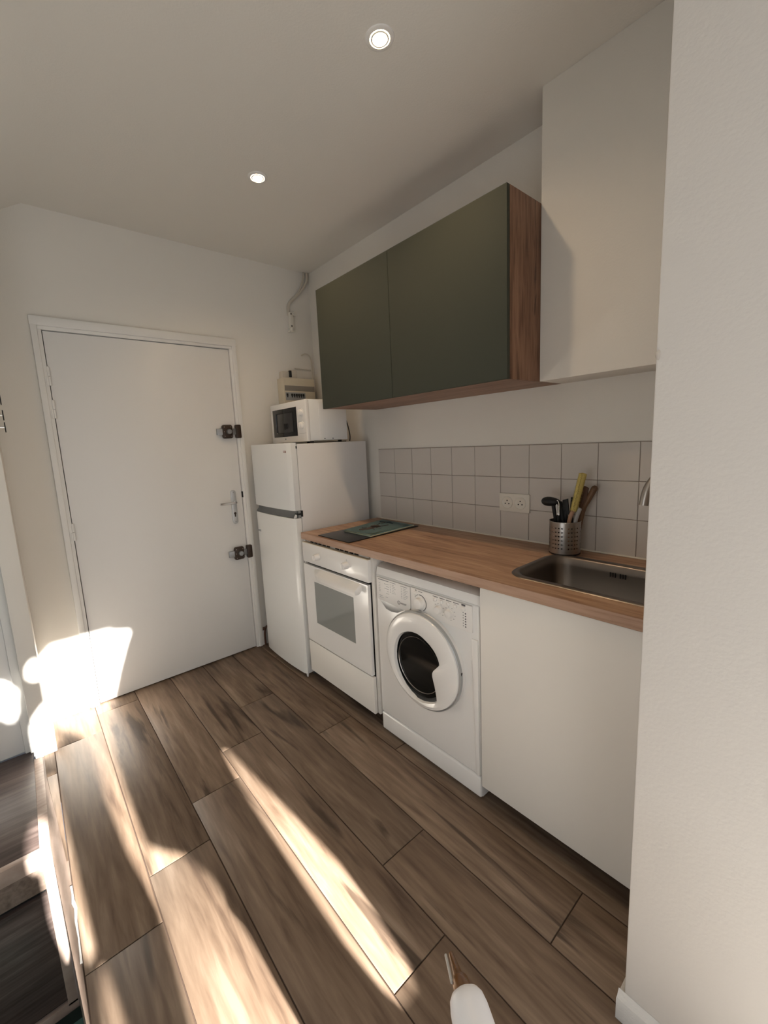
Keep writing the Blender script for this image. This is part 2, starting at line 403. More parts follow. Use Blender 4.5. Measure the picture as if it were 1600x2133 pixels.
# second door at far left (recessed)
bm = BM(); box(bm, -2.72, -1.955, -0.212, -0.172, 0.004, 1.60, 0.002)
d2 = struct('door_2', bm, 'doorpaint')
bm = BM()
box(bm, -1.9545, -1.917, -0.226, -0.10, 0.0, 1.62, 0.003)
box(bm, -1.935, -1.917, -0.240, -0.20, 0.0, 0.05, 0.002)
box(bm, -2.75, -1.917, -0.226, -0.10, 1.602, 1.64, 0.003)
obj('door_frame', bm, 'trim', d2)

# tiled splashback
bm = BM()
Y0 = -0.70; box(bm, -0.006, -0.0004, NY+0.001, Y0, WTZ+0.0005, WTZ+0.4505, mi=1)
T = 0.1498; js = [-0.85-i*T for i in range(12)]
ys = [Y0]+[j for j in js if j > NY]+[NY]
for a, b_ in zip(ys, ys[1:]):
    for r in range(3):
        z0 = WTZ+r*T; box(bm, -0.009, -0.004, b_+0.0012, a-0.0012, z0+0.0012, z0+T-0.0012, 0.0008, 1)
sb = obj('tile_splashback', bm, ['tile', 'grout']); tag(sb, 'splashback of square greige wall tiles above the wooden worktop', 'tiles')
bm = BM(); tube(bm, [(-0.011, Y0-0.0, WTZ+0.002), (-0.011, NY+.001, WTZ+0.002)], 0.004, 8, smooth=False)
obj('sealant_bead', bm, 'plate', sb)

# ------------------------------------------------------------ worktop with sink cut-out
SX0, SX1, SY0, SY1 = -0.508, -0.128, -2.47, -1.932
bm = BM()
x0, x1, y0, y1 = -0.594, -0.0095, NY+0.002, -0.660
hx0, hx1, hy0, hy1 = SX0+0.026, SX1-0.026, SY0+0.026, SY1-0.026
zt, zb = WTZ, WTZ-WTH
box(bm, x0, x1, hy1, y1, zb, zt, 0.0)
box(bm, x0, hx0, y0, hy1, zb, zt); box(bm, hx1, x1, y0, hy1, zb, zt); box(bm, hx0, hx1, y0, hy0, zb, zt)
bmesh.ops.remove_doubles(bm, verts=bm.verts[:], dist=1e-5)
wt = obj('worktop', bm, 'worktop'); tag(wt, 'oak-look wooden worktop running from the fridge to the sink', 'worktop')
bm = BM(); box(bm, x0-0.0012, x0+0.0002, y0, y1, zb+0.001, zt-0.001, 0.0006, 1)
obj('edge_band', bm, wood('worktop_edge_oak', [(0.30, 0.17, 0.11), (0.42, 0.27, 0.19), (0.48, 0.32, 0.23)], (9, 1.2, 20), knots=False, bump=.03), wt)

# sink
sk = thing('kitchen_sink', (-0.318, -2.2, WTZ), 'brushed steel sink bowl set into the wooden worktop', 'sink')
bm = BM(); rings = []
def ring(x0, x1, y0, y1, r, z): return [Vector((p[0], p[1], z)) for p in rrect(x0, x1, y0, y1, r, 8)]
spec_ = [(0, .085, WTZ+0.0005), (0.004, .083, WTZ+0.0045), (0.022, .070, WTZ+0.0045), (0.030, .062, WTZ-0.002), (0.036, .058, WTZ-0.03), (0.046, .055, WTZ-0.13), (0.075, .05, WTZ-0.155)]
b = bmesh.new(); R = []
for ins, r, z in spec_: R.append([b.verts.new(v) for v in ring(SX0+ins, SX1-ins, SY0+ins, SY1-ins, r, z)])
for A, B in zip(R, R[1:]):
    n = len(A)
    for i in range(n): b.faces.new((A[i], A[(i+1) % n], B[(i+1) % n], B[i]))
b.faces.new(R[-1]); bmesh.ops.recalc_face_normals(b, faces=b.faces[:])
for f in b.faces: f.normal_flip() if f.normal.z < -0.9 else None
merge(bm, b); bo = obj('bowl', bm, 'steel_sink', sk, smooth=60)
bm = BM()
for i in range(7):
    if i == 3: continue
    y = -2.168-i*0.0085; box(bm, -0.1690, -0.1655, y-0.0022, y+0.0022, 0.878, 0.896, 0.001, 1)
obj('overflow_slot', bm, 'rubber', sk)
bm = BM(); cyl(bm, (-0.318, -2.2, WTZ-0.154), (-0.318, -2.2, WTZ-0.151), 0.045, 28); obj('drain', bm, 'steel', sk)
# tap (mostly hidden behind the near wall)
bm = BM()
tube(bm, [(-0.075, -2.44, 0.92), (-0.075, -2.44, 1.18), (-0.085, -2.435, 1.25), (-0.12, -2.405, 1.30), (-0.17, -2.36, 1.305), (-0.215, -2.325, 1.275), (-0.243, -2.300, 1.225), (-0.25, -2.2915, 1.169)], 0.0135, 20)
tp = obj('kitchen_tap', bm, 'steel', origin=(-0.075, -2.44, 0.92)); tag(tp, 'steel tap spout curving down behind the edge of the near wall', 'tap')
bm = BM(); lathe(bm, (-0.075, -2.44, 0.92), (0, 0, 1), [(0, .026), (.01, .026), (.03, .02), (.07, .02)], 24); obj('tap_base', bm, 'steel', tp)

# ------------------------------------------------------------ oven and its cabinet
OX = -0.599; OY0, OY1 = -1.270, -0.669
ov = thing('oven', (OX+0.27, (OY0+OY1)/2, 0.27), 'white built-in oven with grey window and two knobs below the worktop', 'oven')
bm = BM(); box(bm, OX+0.024, OX+0.5, OY0+0.012, OY1-0.012, 0.285, 0.86); obj('oven_body', bm, 'black', ov)
bm = BM(); box(bm, OX, OX+0.022, OY0+0.002, OY1-0.003, 0.755, 0.867, 0.0025); cp = obj('control_panel', bm, 'enamel', ov)
bm = BM(); box(bm, OX+0.001, OX+0.024, OY0+0.003, OY1-0.004, 0.8665, 0.8695); obj('panel_top_edge', bm, 'cream', cp)
bm = BM(); box(bm, OX+0.024, OX+0.06, OY0+0.02, OY1-0.01, 0.866, 0.876, 0.001); obj('vent_rail', bm, 'plastic', ov)
for i in range(11):
    if i == 5: continue
    bm = BM(); y = OY1-0.075-i*0.041; box(bm, OX+0.0228, OX+0.0242, y-0.017, y+0.017, 0.868, 0.876, 0.0006, 1); box(bm, OX+0.026, OX+0.05, y-0.017, y+0.017, 0.8755, 0.877, 0.0003, 1)
    obj('vent_slot', bm, 'black', ov)
for y, z in ((-0.838, 0.808), (-1.100, 0.812)):
    bm = BM(); lathe(bm, (OX+0.001, y, z), (-1, 0, 0), [(0, .0185), (.012, .0180), (.017, .0178), (.030, .0165), (.032, .015), (.032, 0)], 28)
    k = obj('knob', bm, 'plastic', ov)
    bm = BM(); box(bm, OX-0.036, OX-0.030, y-0.003, y+0.003, z-0.015, z+0.015, 0.001); obj('knob_grip', bm, 'plastic', k)
    bm = BM()
    if y < -1: box(bm, OX-0.001, OX+0.001, y-0.0012, y+0.0012, z+0.022, z+0.03)
    for a in range(-4, 5):
        if a == 0: continue
        aa = PI/2+a*0.42; cyl(bm, (OX+0.001, y+.026*math.cos(aa), z+.026*math.sin(aa)), (OX-0.0004, y+.026*math.cos(aa), z+.026*math.sin(aa)), 0.0008, 6)
    obj('dial_mark', bm, 'inklight', ov)
# door with window frame hole
wy0, wy1, wz0, wz1 = -1.140, -0.775, 0.405, 0.652
bm = BM()
dy0, dy1, dz0, dz1 = OY0+0.012, OY1-0.004, 0.276, 0.742
box(bm, OX, OX+0.018, dy0, wy0, dz0, dz1); box(bm, OX, OX+0.018, wy1, dy1, dz0, dz1)
box(bm, OX, OX+0.018, wy0, wy1, dz0, wz0); box(bm, OX, OX+0.018, wy0, wy1, wz1, dz1)
bmesh.ops.remove_doubles(bm, verts=bm.verts[:], dist=1e-5)
od = obj('oven_door', bm, 'enamel', ov)
bm = BM(); box(bm, OX+0.0012, OX+0.012, wy0-0.002, wy1+0.002, wz0-0.002, wz1+0.002); obj('door_window', bm, 'ovenglass', od)
bm = BM()
# bar handle: shaped profile on the y axis
hb = bmesh.new(); prof = [(OX-0.0005, .738), (OX-0.034, .716), (OX-0.040, .706), (OX-0.040, .690), (OX-0.030, .686), (OX-0.0005, .708)]
secs = [(-0.790, 0.15), (-0.842, 0.75), (-0.860, 1.0), (-1.150, 1.0), (-1.205, 0.95), (-1.213, 0.5)]
rg = []
for y, s in secs: rg.append([hb.verts.new((OX+(px-OX)*s, y, .712+(pz-.712)*(0.55+.45*s))) for px, pz in prof])
for A, B in zip(rg, rg[1:]):
    for i in range(len(prof)): hb.faces.new((A[i], A[(i+1) % 6], B[(i+1) % 6], B[i]))
hb.faces.new(rg[0]); hb.faces.new(rg[-1]); bmesh.ops.recalc_face_normals(hb, faces=hb.faces[:])
obj('door_handle', hb, 'plastic', od)

oc = thing('oven_cabinet', (-0.3, -0.98, 0.075), 'white cabinet housing the oven with a plain bottom drawer front', 'cabinet')
bm = BM(); box(bm, OX, OX+0.018, OY0+0.002, OY1-0.003, 0.075, 0.270, 0.002); obj('drawer_front', bm, 'whitelam', oc)
bm = BM(); box(bm, OX+0.019, -0.02, OY0-0.016, OY0+0.003, 0.075, zb-0.001, 0.001); obj('side_panel', bm, 'whitelam', oc)
bm = BM(); box(bm, OX+0.019, -0.02, OY1-0.002, OY1+0.014, 0.075, zb-0.001, 0.001); obj('side_panel', bm, 'whitelam', oc)
bm = BM(); box(bm, OX+0.02, -0.02, OY0+0.004, OY1-0.003, 0.075, 0.093, 0.001); obj('bottom_panel', bm, 'whitelam', oc)
bm = BM(); box(bm, OX+0.10, OX+0.115, OY0-0.014, OY1+0.01, 0.0, 0.075); obj('dark_toe_strip', bm, 'black', oc)  # black strip stands in for the shade under the oven, no plinth there

# ------------------------------------------------------------ washing machine
WX = -0.579; WY0, WY1 = -1.882, -1.2955
wm = thing('washing_machine', (WX+0.27, (WY0+WY1)/2, 0), 'white front-loading washing machine with round dark glass door', 'washing machine')
bm = BM(); prism(bm, [(WX+.012, .012), (WX+.008, .6), (WX+.006, .70), (WX+.004, .808), (WX+.012, .838), (WX+.040, .850), (WX+.53, .850), (WX+.53, .012)], 1, WY0, WY1, bev=0.004)
obj('housing', bm, 'enamel', wm)
bm = BM(); box(bm, WX, WX+0.02, WY0+0.001, WY1-0.001, 0.105, 0.806, 0.008, 3); fp = obj('front_panel', bm, 'enamel', wm)
bm = BM(); box(bm, WX-0.001, WX+0.05, WY0+0.001, WY1-0.001, 0.010, 0.1025, 0.010, 3); obj('kick_panel', bm, 'enamel', wm)
# raised swoosh column right of the door
bm = BM(); prism(bm, [(-1.848, 0.67), (-1.876, 0.67), (-1.878, 0.11), (-1.862, 0.11)], 0, WX+0.002, WX-0.006, bev=0.003); obj('front_ridge', bm, 'enamel', wm)
bm = BM(); box(bm, WX-0.007, WX+0.012, -1.853, -1.534, 0.692, 0.799, 0.004, 2)
cpn = obj('control_panel', bm, 'plastic', wm)
bm = BM(); prism(bm, [(-1.312, .797), (-1.531, .797), (-1.531, .701), (-1.520, .686), (-1.497, .680), (-1.312, .690)], 0, WX+0.010, WX-0.007, bev=0.002)
dr = obj('detergent_drawer', bm, 'plastic', wm)
bm = BM(); prism(bm, [(-1.316, .6895), (-1.490, .6795), (-1.44, .652), (-1.40, .646), (-1.365, .650)], 0, WX+0.008, WX-0.0010, bev=0.0005); obj('drawer_grip', bm, 'silver', dr)
# drawer print
bm = BM()
def dash(bm, y, z, w, h=0.0016, x=WX-0.0072): box(bm, x-0.0004, x+0.0006, y-w, y, z-h/2, z+h/2)
dash(bm, -1.324, .789, .072, .004)
for i, (a, w) in enumerate([(-1.366, .030), (-1.378, .018), (-1.366, .030), (-1.384, .012), (-1.376, .020)]): dash(bm, a, .774-i*.011, w)
for i in range(6): dash(bm, -1.328, .772-i*.008, .010, .0012)
dash(bm, -1.404, .789, .038, .0022)
for i in range(6):
    dash(bm, -1.404, .779-i*.0075, .006, .0016); dash(bm, -1.417, .779-i*.0075, .014+.01*((i*7) % 3)/2, .0012)
dash(bm, -1.474, .788, .040, .0026)
for i in range(7):
    dash(bm, -1.476, .779-i*.0075, .006, .0016); dash(bm, -1.490, .779-i*.0075, .016+.014*((i*5) % 3)/2, .0012)
dash(bm, -1.330, .712, .02, .0018); dash(bm, -1.372, .712, .016, .0018); dash(bm, -1.330, .704, .03, .0012)
obj('drawer_print', bm, 'inklight', dr)
bm = BM(); lathe(bm, (WX-0.0068, -1.459, .708), (-1, 0, 0), [(0, .0085), (.0006, .0085), (.0006, .0062), (0, .0062)], 24, capends=False)
merge(bm, text_bm('i', 0.011, (WX-0.0072, -1.4575, .7045), (0, -1, 0), (0, 0, 1)))
merge(bm, text_bm('INDESIT', 0.0105, (WX-0.0072, -1.470, .7045), (0, -1, 0), (0, 0, 1)))
obj('brand_print', bm, 'ink', dr)
# programme dial and knobs
def wknob(y, z, r, d, nm='dial'):
    b = BM(); lathe(b, (WX-0.006, y, z), (-1, 0, 0), [(0, r*1.12), (.004, r*1.1), (.005, r), (d, r*.93), (d+.002, r*.8), (d+.0025, 0)], 30); return obj(nm, b, 'plastic', wm)
wknob(-1.590, .742, .0235, .020); wknob(-1.693, .741, .0165, .016); wknob(-1.748, .741, .0175, .016)
for y in (-1.566, -1.674, -1.708, -1.743, -1.777, -1.815):
    r = .0085 if y > -1.6 or y < -1.8 else .0075
    b = BM(); lathe(b, (WX-0.006, y, .779), (-1, 0, 0), [(0, r*1.15), (.002, r*1.1), (.006, r), (.0075, r*.7), (.008, 0)], 20); obj('button', b, 'plastic', wm)
bm = BM(); xx = WX-0.0076
def arc(bm, cy, cz, r, a0, a1, w, n=16):
    for i in range(n):
        p, q = [a0+(a1-a0)*(i+k)/n for k in (0, 1)]
        pts = [(cy-(r-w/2)*math.cos(p), cz+(r-w/2)*math.sin(p)), (cy-(r+w/2)*math.cos(p), cz+(r+w/2)*math.sin(p)), (cy-(r+w/2)*math.cos(q), cz+(r+w/2)*math.sin(q)), (cy-(r-w/2)*math.cos(q), cz+(r-w/2)*math.sin(q))]
        prism(bm, pts, 0, WX-0.0066, WX-0.0076)
arc(bm, -1.590, .742, .0345, PI/2+.1, -PI/3, .003)
for k in range(9):
    a = PI*0.6+k*0.16 if k < 5 else PI*1.38+(k-5)*.16
    cyl(bm, (WX-.0066, -1.590-.034*math.cos(a), .742+.034*math.sin(a)), (WX-.0076, -1.590-.034*math.cos(a), .742+.034*math.sin(a)), .0015, 6)
for cy, n0 in ((-1.693, 6), (-1.748, 7)):
    for k in range(n0):
        a = PI*0.75-k*0.62
        y = cy-.026*math.cos(a); z = .741+.026*math.sin(a); dash(bm, y+.002, z, .005, .0012, WX-.0072)
for y in (-1.662, -1.697, -1.731, -1.766): dash(bm, y, .7915, .027, .0024, WX-.0072)
dash(bm, -1.563, .792, .008, .004, WX-.0072); dash(bm, -1.582, .790, .022, .0022, WX-.0072)
dash(bm, -1.806, .7935, .018, .0065, WX-.0072)
for k in range(6):
    dash(bm, -1.812, .764-k*.0105, .003, .003, WX-.0072); dash(bm, -1.822, .762-k*.0105, .005, .005, WX-.0072)
obj('panel_print', bm, 'ink', wm)
# porthole door
DC = (-1.603, 0.497); DRR = 0.209
hole = [(-1.539, 0.61), (-1.567, .6165), (-1.596, 0.618), (-1.620, .6135), (-1.641, 0.605), (-1.665, .593), (-1.685, 0.578), (-1.699, .563), (-1.709, 0.545), (-1.717, 0.524), (-1.681, 0.484), (-1.6755, .472), (-1.675, 0.458), (-1.686, 0.42), (-1.695, 0.377), (-1.697, 0.353), (-1.675, .336), (-1.649, 0.324), (-1.614, .3125), (-1.579, 0.311), (-1.540, .322), (-1.506, 0.342), (-1.480, .370), (-1.460, 0.405), (-1.449, .445), (-1.449, 0.484), (-1.455, .517), (-1.467, 0.548), (-1.483, .572), (-1.502, 0.591)]
n = 96; ws = BM(); b = ws
def outer(r, x):
    out = []
    for i in range(n):
        a = 2*PI*i/n; out.append(Vector((x, DC[0]+r*math.cos(a), DC[1]+r*math.sin(a))))
    return out
def inner(x, off=0.0):
    out = []
    for i in range(n):
        a = 2*PI*i/n; d = Vector((math.cos(a), math.sin(a))); c0 = Vector((-1.578, 0.465)); best = None
        # ray from DC-like centre: use hole centre and outer direction to keep quads regular
        for (p, q) in zip(hole, hole[1:]+hole[:1]):
            p2, q2 = Vector(p)-c0, Vector(q)-c0; e = q2-p2; den = d.x*e.y-d.y*e.x
            if abs(den) < 1e-9: continue
            t = (p2.x*e.y-p2.y*e.x)/den; s = (p2.x*d.y-p2.y*d.x)/den
            if t > 0 and -1e-6 <= s <= 1+1e-6: best = t if best is None else min(best, t)
        t = best+off; out.append(Vector((x, c0.x+d.x*t, c0.y+d.y*t)))
    return out
F = WX-0.045
seq = [outer(DRR, WX+0.001), outer(DRR, WX-0.028), outer(DRR-0.006, F+0.006), outer(DRR-0.020, F), inner(F+0.002, 0.008), inner(F+0.006, 0.0), inner(F+0.020, -0.004)]
V = [[b.verts.new(v) for v in s] for s in seq]
for k, (A, B) in enumerate(zip(V, V[1:])):
    for i in range(n):
        f = b.faces.new((A[i], A[(i+1) % n], B[(i+1) % n], B[i]))
bmesh.ops.recalc_face_normals(b, faces=b.faces[:])
wd = obj('porthole_door', ws, 'enamel', wm, smooth=35)
bm = BM(); lathe(bm, (WX-0.018, DC[0]-0.001, DC[1]), (-1, 0, 0), [(0, DRR+.0008), (.002, DRR+.0035), (.0145, DRR+.002), (.0165, DRR-.002)], 96, capends=False); obj('chrome_band', bm, 'silver', wd)
bm = BM(); c0 = (-1.578, 0.465)
lathe(bm, (F+0.018, c0[0]-0.004, c0[1]), (1, 0, 0), [(0, .172), (.002, .160), (-.001, .150), (.004, .143), (.010, .140), (.028, .125), (.040, .118)], 64, capends=False)
obj('door_seal_ring', bm, 'darkgrey', wd)
bm = BM(); lathe(bm, (F+0.026, c0[0]-0.004, c0[1]), (1, 0, 0), [(0, .1415), (.03, .118), (.055, .100), (.065, .06), (.068, 0)], 64)
# keep only the bowl (no lid)
gl = obj('glass_bowl', bm, 'darkglass', wd)
bm = BM()
lathe(bm, (F+0.0235, c0[0]-0.004, c0[1]), (1, 0, 0), [(0, .1235), (.0015, .1225), (.0015, .1205), (0, .1215)], 64, capends=False)
obj('glass_rim', bm, 'steel', wd)
bm = BM(); box(bm, WX-0.027, WX-0.019, -1.8152, -1.8075, .505, .525, .001); obj('door_latch', bm, 'rubber', wd)

# ------------------------------------------------------------ sink base cabinet
BX = -0.587; BY1 = -1.8905
bc = thing('sink_cabinet', (-0.3, -2.19, 0.078), 'plain white sink base cabinet between washing machine and near wall', 'cabinet')
bm = BM(); box(bm, BX, BX+0.018, NY+0.004, BY1, 0.078, 0.8815, 0.0015); obj('cabinet_door', bm, 'whitelam', bc)
bm = BM(); box(bm, BX+0.0185, -0.02, BY1-0.018, BY1-0.001, 0.078, zb-0.001, 0.0005); box(bm, BX+0.02, -0.02, NY+0.003, BY1-0.018, 0.078, 0.096); obj('carcass', bm, 'whitelam', bc)
bm = BM(); box(bm, BX+0.09, BX+0.105, NY+0.004, BY1-0.002, 0.0, 0.078); obj('dark_toe_strip', bm, 'black', bc)

# ------------------------------------------------------------ fridge
FY0, FY1 = -0.630, -0.104; FXB = -0.562
fr = thing('fridge_freezer', (-0.33, -0.367, 0), 'tall white two-door fridge freezer beside the entrance door', 'fridge')
bm = BM(); box(bm, FXB, -0.052, FY0, FY1, 0.028, 1.428, 0.003); obj('cabinet_body', bm, 'fridge_side', fr)
def fdoor(z0, z1, extra=0):
    b = bmesh.new(); N_ = 24; hi = []; lo = []
    prof = []
    for i in range(N_+1):
        t = i/N_; y = FY1+(FY0-FY1)*t; s = 2*t-1
        x = -0.610-0.013*(1-abs(s)**2.4)
        if i == 0 or i == N_: x = -0.602
        prof.append((x, y))
    prof = [(FXB-0.005, FY1)]+prof+[(FXB-0.005, FY0)]
    bmx = BM(); prism(bmx, prof, 2, z0, z1, bev=0.003); return bmx
ud = obj('freezer_door', fdoor(1.044, 1.436), 'enamel_cool', fr)
ld = obj('fridge_door', fdoor(0.028, 0.998), 'enamel_cool', fr)
# scooped handle strip between doors
bm = BM(); hb = bmesh.new()
rr = []
for (dx, z) in ((-0.600, .998), (-0.608, 1.004), (-0.590, 1.020), (-0.586, 1.043)):
    row = []
    for i in range(13):
        t = i/12; y = FY1-0.012+(FY0+0.006-FY1+0.012)*t; s = 2*t-1
        row.append(hb.verts.new((dx-0.012*(1-abs(s)**2.4), y, z)))
    rr.append(row)
for A, B in zip(rr, rr[1:]):
    for i in range(12): hb.faces.new((A[i], A[i+1], B[i+1], B[i]))
r_ = bmesh.ops.solidify(hb, geom=hb.faces[:], thickness=0.004); bmesh.ops.recalc_face_normals(hb, faces=hb.faces[:]); merge(bm, hb)
box(bm, FXB-0.02, FXB-0.004, FY0+0.004, FY1-0.01, 1.0, 1.043)
obj('handle_strip', bm, 'silver', fr, smooth=60)
bm = BM(); prism(bm, [(-0.611, 1.000), (-0.597, 1.000), (-0.592, 1.022), (-0.598, 1.022)], 1, FY0+0.001, FY0+0.016, bev=0.002); obj('handle_end_cap', bm, 'enamel_cool', fr)
bm = BM(); box(bm, FXB-0.005, FXB, FY0+0.006, FY1-0.006, 0.04, 0.99); box(bm, FXB-0.005, FXB, FY0+0.006, FY1-0.006, 1.05, 1.425); obj('door_gasket', bm, 'greyplastic', fr)
bm = BM(); box(bm, FXB-0.034, FXB+0.004, FY0-0.004, FY0+0.02, 1.018, 1.026, .001); box(bm, FXB-0.004, FXB+0.006, FY0-0.005, FY0+0.01, 1.006, 1.042, .001); obj('hinge_bracket', bm, 'rubber', fr)
bm = BM(); box(bm, FXB-0.009, FXB-0.001, FY0-0.001, FY0+0.003, 1.402, 1.416, .001); obj('hinge_cap', bm, 'rubber', fr)
bm = BM(); box(bm, -0.6165, -0.610, -0.592, -0.538, 1.380, 1.392, .0008); bd = obj('badge', bm, 'redbrown', ud)
bm = BM()
for i in range(6): box(bm, -0.6168, -0.6160, -0.585+i*.0072, -0.5805+i*.0072, 1.3835, 1.3885)
obj('badge_print', bm, 'plastic', bd)
bm = BM(); box(bm, -0.6215, -0.616, -0.178, -0.145, 0.868, 0.880, .001); obj('door_sticker', bm, 'silver', ld)
for y, n_ in ((FY0+0.03, 0), (FY1-0.03, 1)):
    bm = BM(); cyl(bm, (FXB+0.035, y, 0), (FXB+0.035, y, 0.03), 0.019, 20); obj('foot', bm, 'darkgrey', fr)
bm = BM(); prism(bm, [(-0.607, 0.031), (-0.596, 0.031), (-0.599, 0.010), (-0.604, 0.010)], 1, FY0, FY0+0.010); obj('door_pin', bm, 'enamel_cool', ld)

# ------------------------------------------------------------ microwave
MX0, MX1, MY0, MY1, MZ0, MZ1 = -0.468, -0.170, -0.600, -0.157, 1.4425, 1.686
mw = thing('microwave_oven', ((MX0+MX1)/2, (MY0+MY1)/2, 1.429), 'small white microwave oven standing on top of the fridge', 'microwave')
bm = BM(); box(bm, MX0+0.022, MX1, MY0+0.003, MY1-0.003, MZ0, MZ1, 0.004); box(bm, MX0+0.09, MX1-0.05, MY0+0.0015, MY0+0.01, MZ0+.02, MZ1-.02, .001); obj('housing', bm, 'enamel_cool', mw)
bm = BM(); box(bm, MX0, MX0+0.024, MY0, MY1, MZ0-0.002, MZ1, 0.006, 3); md = obj('front_panel', bm, 'plastic', mw)
bm = BM(); box(bm, MX0-0.0015, MX0+0.002, -0.492, -0.188, 1.477, 1.651, 0.001); dw = obj('door_window', bm, 'darkglass', mw)
bm = BM(); box(bm, MX0-0.0022, MX0+0.001, -0.450, -0.232, 1.500, 1.625, 0.006); obj('window_screen', bm, mat('window_mesh', (0.02, 0.02, 0.02), .12), dw)
for z in (1.612, 1.537):
    bm = BM(); lathe(bm, (MX0, -0.548, z), (-1, 0, 0), [(0, .024), (.003, .0235), (.004, .019), (.018, .0175), (.020, .015), (.020, 0)], 28); k = obj('knob', bm, 'plastic', mw)
    bm = BM(); box(bm, MX0-0.024, MX0-0.019, -0.551, -0.545, z-0.014, z+0.014, .001); obj('knob_grip', bm, 'plastic', k)
bm = BM(); box(bm, MX0-0.001, MX0+0.001, MY0+0.012, -0.512, 1.4895, 1.4905); obj('button_groove', bm, 'inklight', mw)
bm = text_bm('bl', 0.016, (MX0-0.0006, -0.332, 1.457), (0, -1, 0), (0, 0, 1)); obj('logo', bm, 'ink', mw)
for x in (MX0+0.05, MX1-0.04):
    for y in (MY0+0.035, MY1-0.035):
        bm = BM(); cyl(bm, (x, y, 1.4285), (x, y, MZ0+.001), 0.012, 14); obj('foot', bm, 'rubber', mw)
for x in (-0.345, -0.285):
    bm = BM(); cyl(bm, (x, MY0-0.0005, 1.453), (x, MY0+0.003, 1.453), 0.003, 8); obj('screw', bm, 'ink', mw)
bm = BM(); tube(bm, [(-0.168, -0.54, 1.60), (-0.150, -0.55, 1.585), (-0.125, -0.545, 1.53), (-0.105, -0.535, 1.47), (-0.097, -0.52, 1.434)], 0.0035, 8)
obj('power_cord', bm, 'rubber', mw)
bm = BM(); tube(bm, [(-0.46, -0.61, 1.4325), (-0.40, -0.618, 1.4325), (-0.33, -0.613, 1.4325), (-0.20, -0.618, 1.4325)], 0.0028, 8)

tag(obj('black_strip', bm, 'rubber', origin=(-0.33, -0.61, 1.43)), 'thin black cable lying under the microwave on the fridge top', 'cable')

# ------------------------------------------------------------ wall cabinet
KX = -0.407; KY0, KY1, KYM = -1.888, -0.691, -1.281; KZ0, KZ1 = 1.620, 2.263
wc = thing('wall_cabinet', (-0.2, -1.29, KZ0), 'wall cabinet with two dark green doors and wooden sides', 'cabinet')
bm = BM(); box(bm, KX+0.020, -0.002, KY0, KY0+0.018, KZ0, KZ1, 0.0008); obj('side_panel', bm, 'cabwood', wc)
bm = BM(); box(bm, KX+0.020, -0.002, KY1-0.018, KY1, KZ0, KZ1, 0.0008); obj('side_panel', bm, 'cabwood', wc)
bm = BM(); box(bm, KX+0.020, -0.002, KY0+0.018, KY1-0.018, KZ0, KZ0+0.018); obj('bottom_panel', bm, 'cabwood_h', wc)
bm = BM(); box(bm, KX+0.020, -0.002, KY0+0.018, KY1-0.018, KZ1-0.018, KZ1); obj('top_panel', bm, 'cabwood_h', wc)
bm = BM(); box(bm, -0.012, -0.002, KY0+0.018, KY1-0.018, KZ0+0.018, KZ1-0.018); obj('back_panel', bm, 'whitelam', wc)
bm = BM(); box(bm, KX, KX+0.018, KYM+0.0015, KY1, KZ0-0.001, KZ1, 0.0015); obj('cabinet_door', bm, 'green', wc)
bm = BM(); box(bm, KX, KX+0.018, KY0, KYM-0.0015, KZ0-0.001, KZ1, 0.0015); obj('cabinet_door', bm, 'green', wc)

# ------------------------------------------------------------ socket
so = thing('wall_socket', (-0.009, -1.678, 1.055), 'double white wall socket on the tiled splashback', 'socket')
bm = BM(); box(bm, -0.019, -0.0095, -1.757, -1.599, 1.055, 1.142, 0.002); obj('socket_plate', bm, 'plate', so)
for y in (-1.642, -1.711):
    bm = BM(); lathe(bm, (-0.019, y, 1.099), (-1, 0, 0), [(-.002, .030), (.002, .0295), (.003, .027), (.0012, .0215), (.0006, .0205), (.0006, 0)], 30); s = obj('socket_face', bm, 'plate', so)
    bm = BM()
    for dy, dz in ((0, .009), (-.0095, -.006), (.0095, -.006)): cyl(bm, (-0.0190, y+dy, 1.099+dz), (-0.0200, y+dy, 1.099+dz), .0032, 10)
    obj('pin_hole', bm, 'black', s)

# ------------------------------------------------------------ hob board and booklets
bm = BM(); prism(bm, [(-0.579, -0.820), (-0.578, -1.100), (-0.065, -1.089), (-0.065, -0.815)], 2, WTZ+0.0005, WTZ+0.0055, bev=0.001)
bo_ = obj('cutting_board', bm, 'board', origin=(-0.32, -0.955, WTZ)); tag(bo_, 'flat black rectangular board lying on the worktop beside the fridge', 'board')
def quad(bm, pts, z0, z1, bev=0.0005, mi=0): prism(bm, pts, 2, z0, z1, bev=bev, mi=mi)
b1 = thing('notebook', (-0.26, -0.95, WTZ+0.006), 'lower teal exercise book under the other, on the black board', 'notebook')
lowp = [(-0.436, -0.868), (-0.434, -1.096), (-0.086, -1.075), (-0.080, -0.835)]
bm = BM(); quad(bm, [(p[0]+.002, p[1]) for p in lowp], WTZ+0.0065, WTZ+0.0105, 0.0003); obj('pages', bm, 'paper', b1)
bm = BM(); quad(bm, lowp, WTZ+0.0060, WTZ+0.0067, 0); quad(bm, lowp, WTZ+0.0105, WTZ+0.0115, 0); obj('cover', bm, 'teal', b1)
b2_ = thing('notebook', (-0.26, -0.95, WTZ+0.0118), 'upper teal booklet with a brown insect drawing on its cover', 'notebook')
upp = [(-0.440, -0.866), (-0.424, -1.088), (-0.108, -1.060), (-0.085, -0.800)]
bm = BM(); quad(bm, upp, WTZ+0.0120, WTZ+0.0125, 0)
